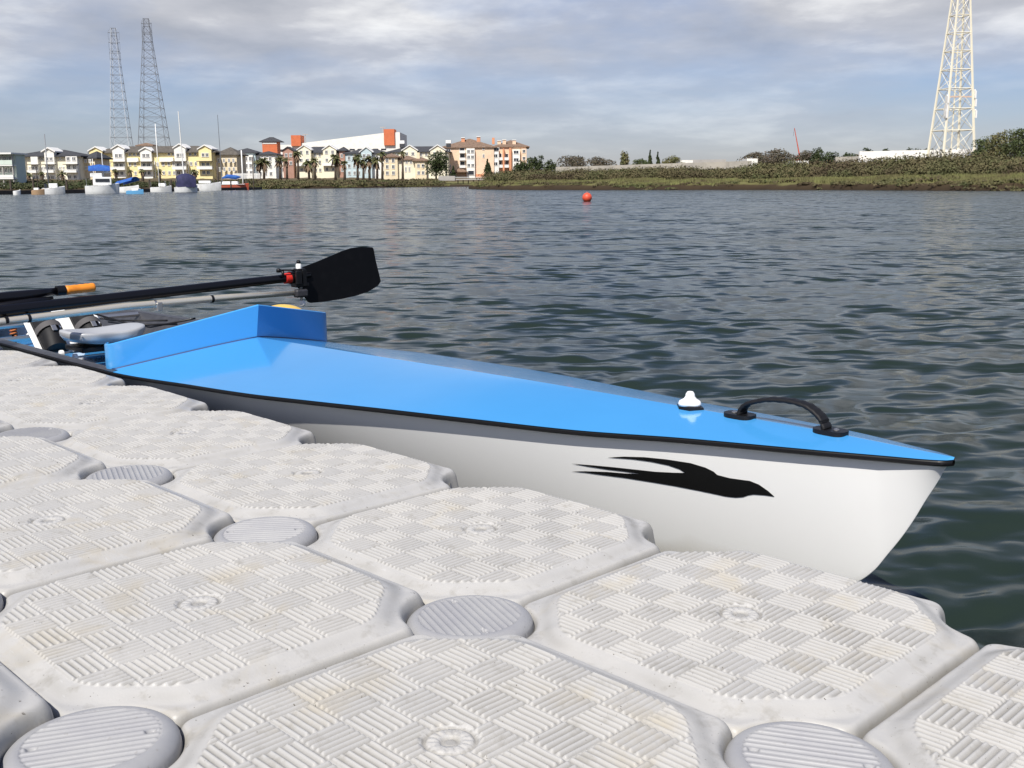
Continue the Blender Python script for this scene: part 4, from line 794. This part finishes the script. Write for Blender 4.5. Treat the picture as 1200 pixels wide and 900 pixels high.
# bow handle
hp = [onT(u, v, 0) for u, v in ((869, 486), (871, 479), (877, 473), (888, 470), (905, 468), (925, 469.5), (943, 474), (956, 482), (965, 492), (969, 502))]
HT = bpy.data.objects.new('bow_handle', None); COL.objects.link(HT); HT.parent = BT
P = []; NS = 60; hs = pchip(range(len(hp)), [a for a, _ in hp]); hz_ = pchip(range(len(hp)), [c for _, c in hp])
for k in range(NS+1):
    f = (len(hp)-1)*k/NS; s, z = float(hs(f)), float(hz_(f)); s2, z2 = float(hs(f+.02 if k < NS else f-.02)), float(hz_(f+.02 if k < NS else f-.02)); d = Vector((s2-s, z2-z)).normalized()*(1 if k < NS else -1); n_ = Vector((-d.y, d.x)); n_ = -n_ if (n_.y < 0 and .1 < f/(len(hp)-1) < .9) else n_
    ww = .0155*(1-.12*math.sin(math.pi*k/NS)); hh = .0040+(.0010 if (k//2) % 2 else 0)
    if f < 1.0: n_ = Vector((1, 0))
    if f > 8.3: n_ = Vector((-.9, .4)).normalized()
    ring = []
    for a in range(12):
        an = 2*math.pi*a/12; cy_, cz_ = math.cos(an), math.sin(an); y = ww*math.copysign(abs(cy_)**.5, cy_); q = hh*math.copysign(abs(cz_)**.5, cz_); ring.append((-(s+n_.x*q), y, DT+z+n_.y*q))
    P.append(ring)
MB().grid(P, closed=True).build('strap', m_blkm, HT, smooth=True)
for s in (hp[0][0]+.004, hp[-1][0]-.008):
    pl = [(math.copysign(abs(math.cos(a))**.55, math.cos(a))*.034, math.copysign(abs(math.sin(a))**.8, math.sin(a))*.021) for a in [2*math.pi*q/28 for q in range(28)]]
    z = float(deckz(s, 0)); o = MB().prism([(-s+x_, y_) for x_, y_ in pl], z-.006, z+.0075).build('foot', m_blk, HT, angle=40)
    sx_ = s+(.012 if s > .35 else -.013); MB().lathe((-sx_, -.002, z+.0075), [(.0055, 0), (.0055, .0018), (.003, .0032)], 14).build('screw', m_alu, HT, angle=40)
# white bung on its black plate
s = .571; z = float(deckz(s, 0))
T2 = bpy.data.objects.new('deck_plug', None); COL.objects.link(T2); T2.parent = BT
MB().prism([(-s+.036, 0), (-s+.012, .02), (-s-.016, .02), (-s-.034, 0), (-s-.014, -.02), (-s+.014, -.02)], z-.008, z+.0055).build('plate', m_blk, T2, angle=30)
m_rub = mat('white_rubber', (.82, .82, .80), .5)
o = MB().lathe((-s, 0, z+.005), [(.0215, .001), (.0235, .006), (.021, .012), (.0135, .016), (.010, .021), (.0095, .026), (.006, .031), (.001, .032)], 28).build('plug', m_rub, T2, smooth=True)
for v in o.data.vertices:
    r_ = math.hypot(v.co.x+s, v.co.y); a = math.atan2(v.co.y, v.co.x+s)
    if v.co.z < z+.020: k = 1+.13*math.cos(3*a); v.co.x = -s+(v.co.x+s)*k; v.co.y *= k
# bird emblem, cut to the curve of the hull
BP = [(240, 74), (330, 69), (440, 72), (560, 84), (690, 104), (770, 128), (815, 150), (835, 168), (900, 185), (970, 195), (1010, 200), (1060, 220), (1110, 255), (1145, 286), (1090, 278), (1030, 274), (1000, 279), (975, 288), (935, 291), (880, 285), (820, 272), (740, 255), (600, 228), (480, 208), (330, 184), (220, 170), (120, 156), (45, 149), (120, 148), (240, 152), (340, 160), (415, 163), (330, 150), (230, 138), (130, 122), (45, 107), (150, 115), (270, 126), (400, 140), (500, 151), (600, 156), (660, 157), (630, 138), (570, 117), (480, 98), (380, 84), (300, 78)]
def hull_hit(u, v):
    o_, d_ = bray(u, v); lo, hi = .5, 4.
    f = lambda q: (lambda p: p.y+float(hullhalf(-p.x, p.z)) if -p.x > 0 else -1)(o_+d_*q)
    qs = np.linspace(.5, 4.5, 120); prev_ = f(qs[0])
    for a, c in zip(qs, qs[1:]):
        cur = f(c)
        if prev_ < 0 <= cur: lo, hi = a, c; break
        prev_ = cur
    for _ in range(30):
        mdl = (lo+hi)/2
        if f(mdl) < 0: lo = mdl
        else: hi = mdl
    p = o_+d_*lo; return p
bpoly = [(660+x_*.21667, 520+y_*.21667) for x_, y_ in BP]
vv = [Vector(p) for p in bpoly]; ed = [(i, (i+1) % len(vv)) for i in range(len(vv))]
for gx_ in range(668, 910, 6):
    for gy_ in range(534, 585, 5): vv.append(Vector((gx_+.13, gy_+.17)))
r1 = delaunay_2d_cdt(vv, ed, [tuple(range(len(bpoly)))], 1, 1e-4)
VV = []
for p in r1[0]: q = hull_hit(p.x, p.y); VV.append((q.x, q.y-.0012, q.z))
MB().add(VV, [tuple(f) for f in r1[2]]).build('bird_emblem', mat('black_vinyl', (.008, .008, .008), .3), BT, smooth=True)
# slides, seat, foot stretcher
for t_ in (-.135, .135): MB().box((-3.25, t_, DT-.138), (1.25, .022, .012)).box((-3.25, t_-.010, DT-.130), (1.25, .003, .012)).build('slide_rail', m_alu, BT)
ST = bpy.data.objects.new('sliding_seat', None); COL.objects.link(ST); ST.parent = BT; m_seat = mat('silver_seat', (.50, .51, .52), .3, .3, noise=[(8, (.55, .56, .57), .4, .7, 4)])
def outline(n=48):
    pts = []
    for q in range(n):
        a = 2*math.pi*q/n; c_, s_ = math.cos(a), math.sin(a); x_ = .115*math.copysign(abs(c_)**.75, c_); y_ = .165*math.copysign(abs(s_)**.8, s_)
        if c_ > 0: x_ -= .02*math.exp(-(y_/.05)**2)*c_
        pts.append((x_, y_))
    return pts
ol = outline(); ss = 3.50; zc = DT-.038
P = []
for (k, dz) in ((.80, -.038), (.90, -.035), (.985, -.016), (1.0, 0), (.985, .007), (.93, .008), (.80, .002), (.55, -.012), (.25, -.014), (.02, -.012)):
    P.append([(-ss+x_*k, y_*k, zc+dz+(.014*(abs(y_)/.165)**2 if k > .3 else 0)) for x_, y_ in ol])
MB().grid(P, closed=True).build('seat_top', m_seat, ST, smooth=True)
MB().box((-ss, 0, zc-.055), (.17, .25, .02)).build('carriage', m_blk, ST, bevel=.004)
for ds in (-.075, .06):
    MB().tube([(-ss+ds, -.15, DT-.118), (-ss+ds, .15, DT-.118)], .004).build('axle', m_alu, ST)
    for t_ in (-.145, .145): MB().lathe((-ss+ds, t_, DT-.118), [(.005, -.009), (.014, -.007), (.015, 0), (.014, .007), (.005, .009)], 20, axis='Y').build('wheel', m_rub, ST, angle=40)
FT = bpy.data.objects.new('foot_stretcher', None); COL.objects.link(FT); FT.parent = BT
tilt = Matrix.Rotation(R(42), 4, 'Y'); fc0 = Vector((-3.86, 0, DT-.075))
def fl(x_, y_, z_): return fc0+(tilt @ Vector((x_, y_, z_)))
def fbox(c, d, m, nm, bev=.003): 
    return MB().box(fl(*c), d, M=tilt).build(nm, m, FT, bevel=bev)
fbox((0, 0, 0), (.23, .32, .006), m_rub, 'foot_plate'); MB().tube([(-3.97, -.37, DT-.035), (-3.97, .37, DT-.035)], .011).build('cross_bar', m_alu, FT); MB().tube([(-4.02, -.32, DT-.10), (-4.02, .32, DT-.10)], .012).build('cross_bar', m_alu, FT)
for t_ in (-.085, .085):
    fbox((-.015, t_, .010), (.24, .105, .014), m_blkm, 'heel_pad', .006)
    P = []
    for k in range(9):
        f = k/8; x_ = .10-.17*f; hh = .030+.028*math.sin(math.pi*(.15+.75*f)); P.append([fl(x_, t_+.047*math.cos(a), .016+hh*math.sin(a)) for a in [math.pi*q/10 for q in range(11)]])
    MB().grid(P).add(P[0], [tuple(range(11))]).build('shoe', m_blkm, FT, smooth=True)
    P = []
    for k in range(3): x_ = .015-.028*k/2; P.append([fl(x_, t_+.056*math.cos(a), .016+.066*math.sin(a)) for a in [math.pi*q/12 for q in range(13)]])
    MB().grid(P).build('strap', mat('grey_webbing', (.09, .085, .085), .8), FT, smooth=True)
    fbox((.03, t_, .079), (.03, .02, .004), m_alu, 'buckle', .001)
# rigger
RS = 3.272
MB().tube([(-RS, -.80, DT+.062), (-RS, -.47, DT+.068), (-RS, 0, DT+.084), (-RS, .45, DT+.084), (-RS, .79, DT+.078)], [.0125, .014, .0145, .014, .011], 20).build('rigger_tube', mat('brushed_titanium', (.72, .67, .56), .26, .55), BT, smooth=True)
for t_ in (-.37, .12, .37, -.45): MB().lathe((-RS, t_, DT+.0835-(.012 if t_ < 0 else 0)), [(.0135, -.006), (.0158, -.005), (.0158, .005), (.0135, .006)], 20, axis='Y').build('tube_band', m_blk if t_ != .12 else m_alu, BT, angle=40)
MB().box((-RS+.012, .13, DT+.074), (.03, .022, .034)).build('rigger_bracket', m_alu, BT, bevel=.003)
# the far outrigger fittings: pin, oarlock, gate
OL = bpy.data.objects.new('oarlock', None); COL.objects.link(OL); OL.parent = BT
TT = .80
MB().box((-RS+.01, TT-.005, DT+.076), (.035, .062, .036)).build('pin_clamp', m_carb, OL, bevel=.010)
MB().tube([(-RS, TT+.005, DT+.03), (-RS, TT+.005, DT+.20)], .0055, 12).build('pin', m_alu, OL, smooth=True)
MB().lathe((-RS, TT+.008, DT+.030), [(.006, -.014), (.0125, -.010), (.0135, .002), (.009, .012)], 18).build('pin_nut', m_rub, OL, smooth=True)
MB().lathe((-RS, TT-.003, DT+.188), [(.0125, -.012), (.0125, .012), (.009, .017)], 18).build('spacer', m_rub, OL, angle=40); MB().lathe((-RS, TT-.003, DT+.205), [(.009, 0), (.0095, .010), (.005, .016)], 16).build('pin_cap', m_blk, OL, smooth=True)
mb = MB()
mb.box((-RS, TT, DT+.112), (.040, .070, .018)); mb.box((-RS, TT+.012, DT+.142), (.046, .022, .075)); mb.box((-RS, TT, DT+.178), (.034, .045, .012)); mb.box((-RS+.022, TT-.02, DT+.145), (.014, .030, .060))
mb.build('gate_frame', m_blk, OL, bevel=.004)
MB().tube([(-RS, TT-.03, DT+.178), (-RS, TT-.095, DT+.182), (-RS, TT-.105, DT+.176)], .0035).lathe((-RS, TT-.105, DT+.180), [(.006, -.008), (.0105, -.005), (.0105, .006), (.006, .010)], 14).tube([(-RS, TT-.085, DT+.178), (-RS, TT-.085, DT+.150)], .006).build('gate_bar', m_blk, OL, smooth=True)
# shock cord on its post, stern of the stretcher
mb = MB(); s_, t_ = 4.13, -.13; zq = DT-.10
for k in range(60): pass
mb.tube([(-s_+.013*math.cos(k*.9), t_+.013*math.sin(k*.9), zq+k*.0019) for k in range(48)], .0042, 7); mb.build('shock_cord', mat('orange_cord', (.42, .12, .03), .7), BT, smooth=True)
MB().tube([(-s_, t_, DT-.2), (-s_, t_, DT+.0)], .009).build('cord_post', m_blk, BT)
for (a, c) in (((3.45, .30, -.03), (3.75, .05, .02)), ((3.35, .33, .0), (3.9, .2, -.05)), ((3.95, -.1, -.02), (4.3, -.3, -.03)), ((3.6, .33, -.03), (4.2, .1, .0))):
    MB().tube([(-a[0], a[1], DT+a[2]), (-(a[0]+c[0])/2, (a[1]+c[1])/2, DT+(a[2]+c[2])/2-.03), (-c[0], c[1], DT+c[2])], .004).build('lashing', m_blk, BT, smooth=True)

# ------------------------------------------------------------------ oars (they lie in the boat: things of their own)
m_oar = mat('carbon_oar', (.006, .006, .008), .28, spec=.35); m_blade = mat('blade_black', (.004, .004, .005), .5, spec=.22, noise=[(25, (.007, .007, .008), .5, .7, 5)]); m_grip = mat('orange_grip', (.80, .27, .025), .5, noise=[(30, (.66, .21, .02), .45, .7, 4)], bump=(50, .4, .001)); m_red = mat('red_collar', (.62, .03, .02), .4)
OS = 3.295
O1 = thing('sculling_oar', 'black sculling oar with its broad blade beyond the far oarlock', 'oar', M=BOATM)
p0 = onS(0, 365, OS); p1 = onS(300, 330, OS); p2 = onS(336, 326, OS); d = Vector((p0[0]-p1[0], p0[1]-p1[1])).normalized(); pe = (p1[0]+d.x*2.0, p1[1]+d.y*2.0)
pe = (max(pe[0], -1.3), p1[1]+d.y*2.0*.9)
MB().tube([(-OS, pe[0], DT+max(pe[1], .085)), (-OS, p0[0], DT+p0[1]), (-OS, p1[0], DT+p1[1]), (-OS, p2[0], DT+p2[1]), (-OS, p2[0]+.12, DT+p2[1]+.006)], [.018, .0225, .019, .018, .012], 20).build('shaft', m_oar, O1, smooth=True)
MB().tube([(-OS, p2[0]-.012, DT+p2[1]-.001), (-OS, p2[0]+.016, DT+p2[1])], .0235, 20).build('collar', m_red, O1, angle=40)
MB().tube([(-OS, p2[0]+.016, DT+p2[1]), (-OS, p2[0]+.075, DT+p2[1]+.004)], [.029, .021], 20).build('sleeve', m_blk, O1, angle=40)
MB().tube([(-OS, pe[0]-.16, DT+max(pe[1], .085)-.008), (-OS, pe[0], DT+max(pe[1], .085))], .0185, 16).build('grip', m_grip, O1, smooth=True)
bo = [(338, 319), (347, 316.5), (352, 314), (372, 306.5), (390, 299), (402, 294), (412, 290.8), (424, 289.3), (437, 289.8), (438.8, 292), (441, 304), (446.5, 326), (447.3, 330), (444, 335), (432, 342), (418, 346.5), (400, 350.5), (380, 353.5), (364, 355), (361, 354), (357, 348), (350, 338), (344, 332), (338, 331)]
bo = [onS(u, v, OS) for u, v in bo]; n = len(bo)
vv = [Vector(p) for p in bo]; ed = [(i, (i+1) % n) for i in range(n)]
t0, t1_ = min(p[0] for p in bo), max(p[0] for p in bo); z0_, z1_ = min(p[1] for p in bo), max(p[1] for p in bo)
for a in np.arange(t0, t1_, .018):
    for c in np.arange(z0_, z1_, .018): vv.append(Vector((a, c)))
r1 = delaunay_2d_cdt(vv, ed, [tuple(range(n))], 1, 1e-5); zm = lambda a: DT+.14+.10*(a-.8)
def bs(p): f = (p.x-t0)/(t1_-t0); return .010*f*f
F1 = [(-(OS+bs(p))+.003, p.x, DT+p.y) for p in r1[0]]; F2 = [(-(OS+bs(p))-.003, p.x, DT+p.y) for p in r1[0]]; nn = len(F1)
fs = [tuple(f) for f in r1[2]]; cnt = {}
for f in fs:
    for a, c in zip(f, f[1:]+f[:1]): cnt[(a, c)] = 1
rim = [(a, c) for (a, c) in cnt if (c, a) not in cnt]
MB().add(F1+F2, fs+[tuple(i+nn for i in f[::-1]) for f in fs]+[(a, a+nn, c+nn, c) for a, c in rim]).build('blade', m_blade, O1, angle=40)
q0, q1 = onS(345, 322, OS), onS(395, 318, OS); MB().tube([(-OS+.001, q0[0], DT+q0[1]), (-(OS+.01)+.002, (q0[0]+q1[0])/2, DT+(q0[1]+q1[1])/2), (-(OS+.02)+.001, q1[0], DT+q1[1])], [.014, .008, .002], 10).build('blade_spine', m_blade, O1, smooth=True)
O2 = thing('sculling_oar', 'second black oar with an orange rubber grip pointing right', 'oar', M=BOATM)
OS2 = 3.36
h0, h1, h2, h3 = onS(111, 336.5, OS2), onS(76, 340.3, OS2), onS(66, 341, OS2), onS(0, 351, OS2); d = Vector((h3[0]-h2[0], h3[1]-h2[1])).normalized()
pg = lambda f: (-OS2, h1[0]+(h0[0]-h1[0])*f, DT+h1[1]+(h0[1]-h1[1])*f)
MB().tube([pg(f) for f in (0, .1, .2, .35, .42, .5, .62, .7, .8, .92, .98, 1)], [.0175, .0178, .0168, .0178, .0165, .0178, .0165, .0178, .0168, .0178, .016, .010], 18).build('grip', m_grip, O2, smooth=True)
MB().tube([(-OS2, h2[0], DT+h2[1]), pg(.0)], .0195, 18).build('grip_stop', m_blk, O2, angle=40)
far2 = (h2[0]+d.x*2.0, h2[1]+d.y*.6*2.0)
MB().tube([(-OS2, h2[0], DT+h2[1]), (-OS2, h2[0]-.07, DT+h2[1]+d.y*.07), (-OS2, h2[0]-.13, DT+h2[1]+d.y*.13), (-OS2, far2[0], DT+.115)], [.0135, .018, .022, .019], 18).build('shaft', m_oar, O2, smooth=True)
mb = MB(); mb.add([(-OS2+e_, far2[0]+a, DT+.115+c) for e_ in (.003, -.003) for a, c in ((.02, .01), (-.1, .06), (-.42, .09), (-.46, -.04), (-.36, -.12), (-.05, -.12))], [(0, 1, 2, 3, 4, 5), (11, 10, 9, 8, 7, 6)]+[(i, (i+1) % 6, 6+(i+1) % 6, 6+i) for i in range(6)]).build('blade', m_blade, O2)
# carrier bar lashed under the oars at the left
g0, g1, g2 = onS(62, 349, 3.34), onS(38, 354, 3.34), onS(0, 360, 3.34)
MB().tube([(-3.34, g0[0], DT+g0[1]), (-3.34, g1[0], DT+g1[1]), (-3.34, g2[0]-.2, DT+g2[1]-.015)], [.006, .016, .02], 12).build('oar_sleeve', m_oar, O2, smooth=True)
# yellow sponge behind the coaming
ys, yt = 2.62, .28; c1 = onT(329, 351, yt)
O3 = thing('bailer', 'yellow bailer scoop peeping over the coaming', 'bailer', M=BOATM @ Matrix.Translation((-c1[0], yt, DT+c1[1]-.070)))
my = mat('yellow_plastic', (.80, .52, .10), .4)
P = []
for k in range(9):
    a = math.pi/2*k/8; P.append([(.085*math.cos(q)*math.cos(a)*(1.1 if math.cos(q) > 0 else .9), .095*math.sin(q)*math.cos(a), .052*math.sin(a)) for q in [2*math.pi*j/24 for j in range(24)]])
MB().grid(P, closed=True).build('scoop', my, O3, smooth=True); MB().tube([(0, 0, 0), (.03, 0, -.10), (.05, 0, -.20)], .014).build('scoop_handle', my, O3, smooth=True)
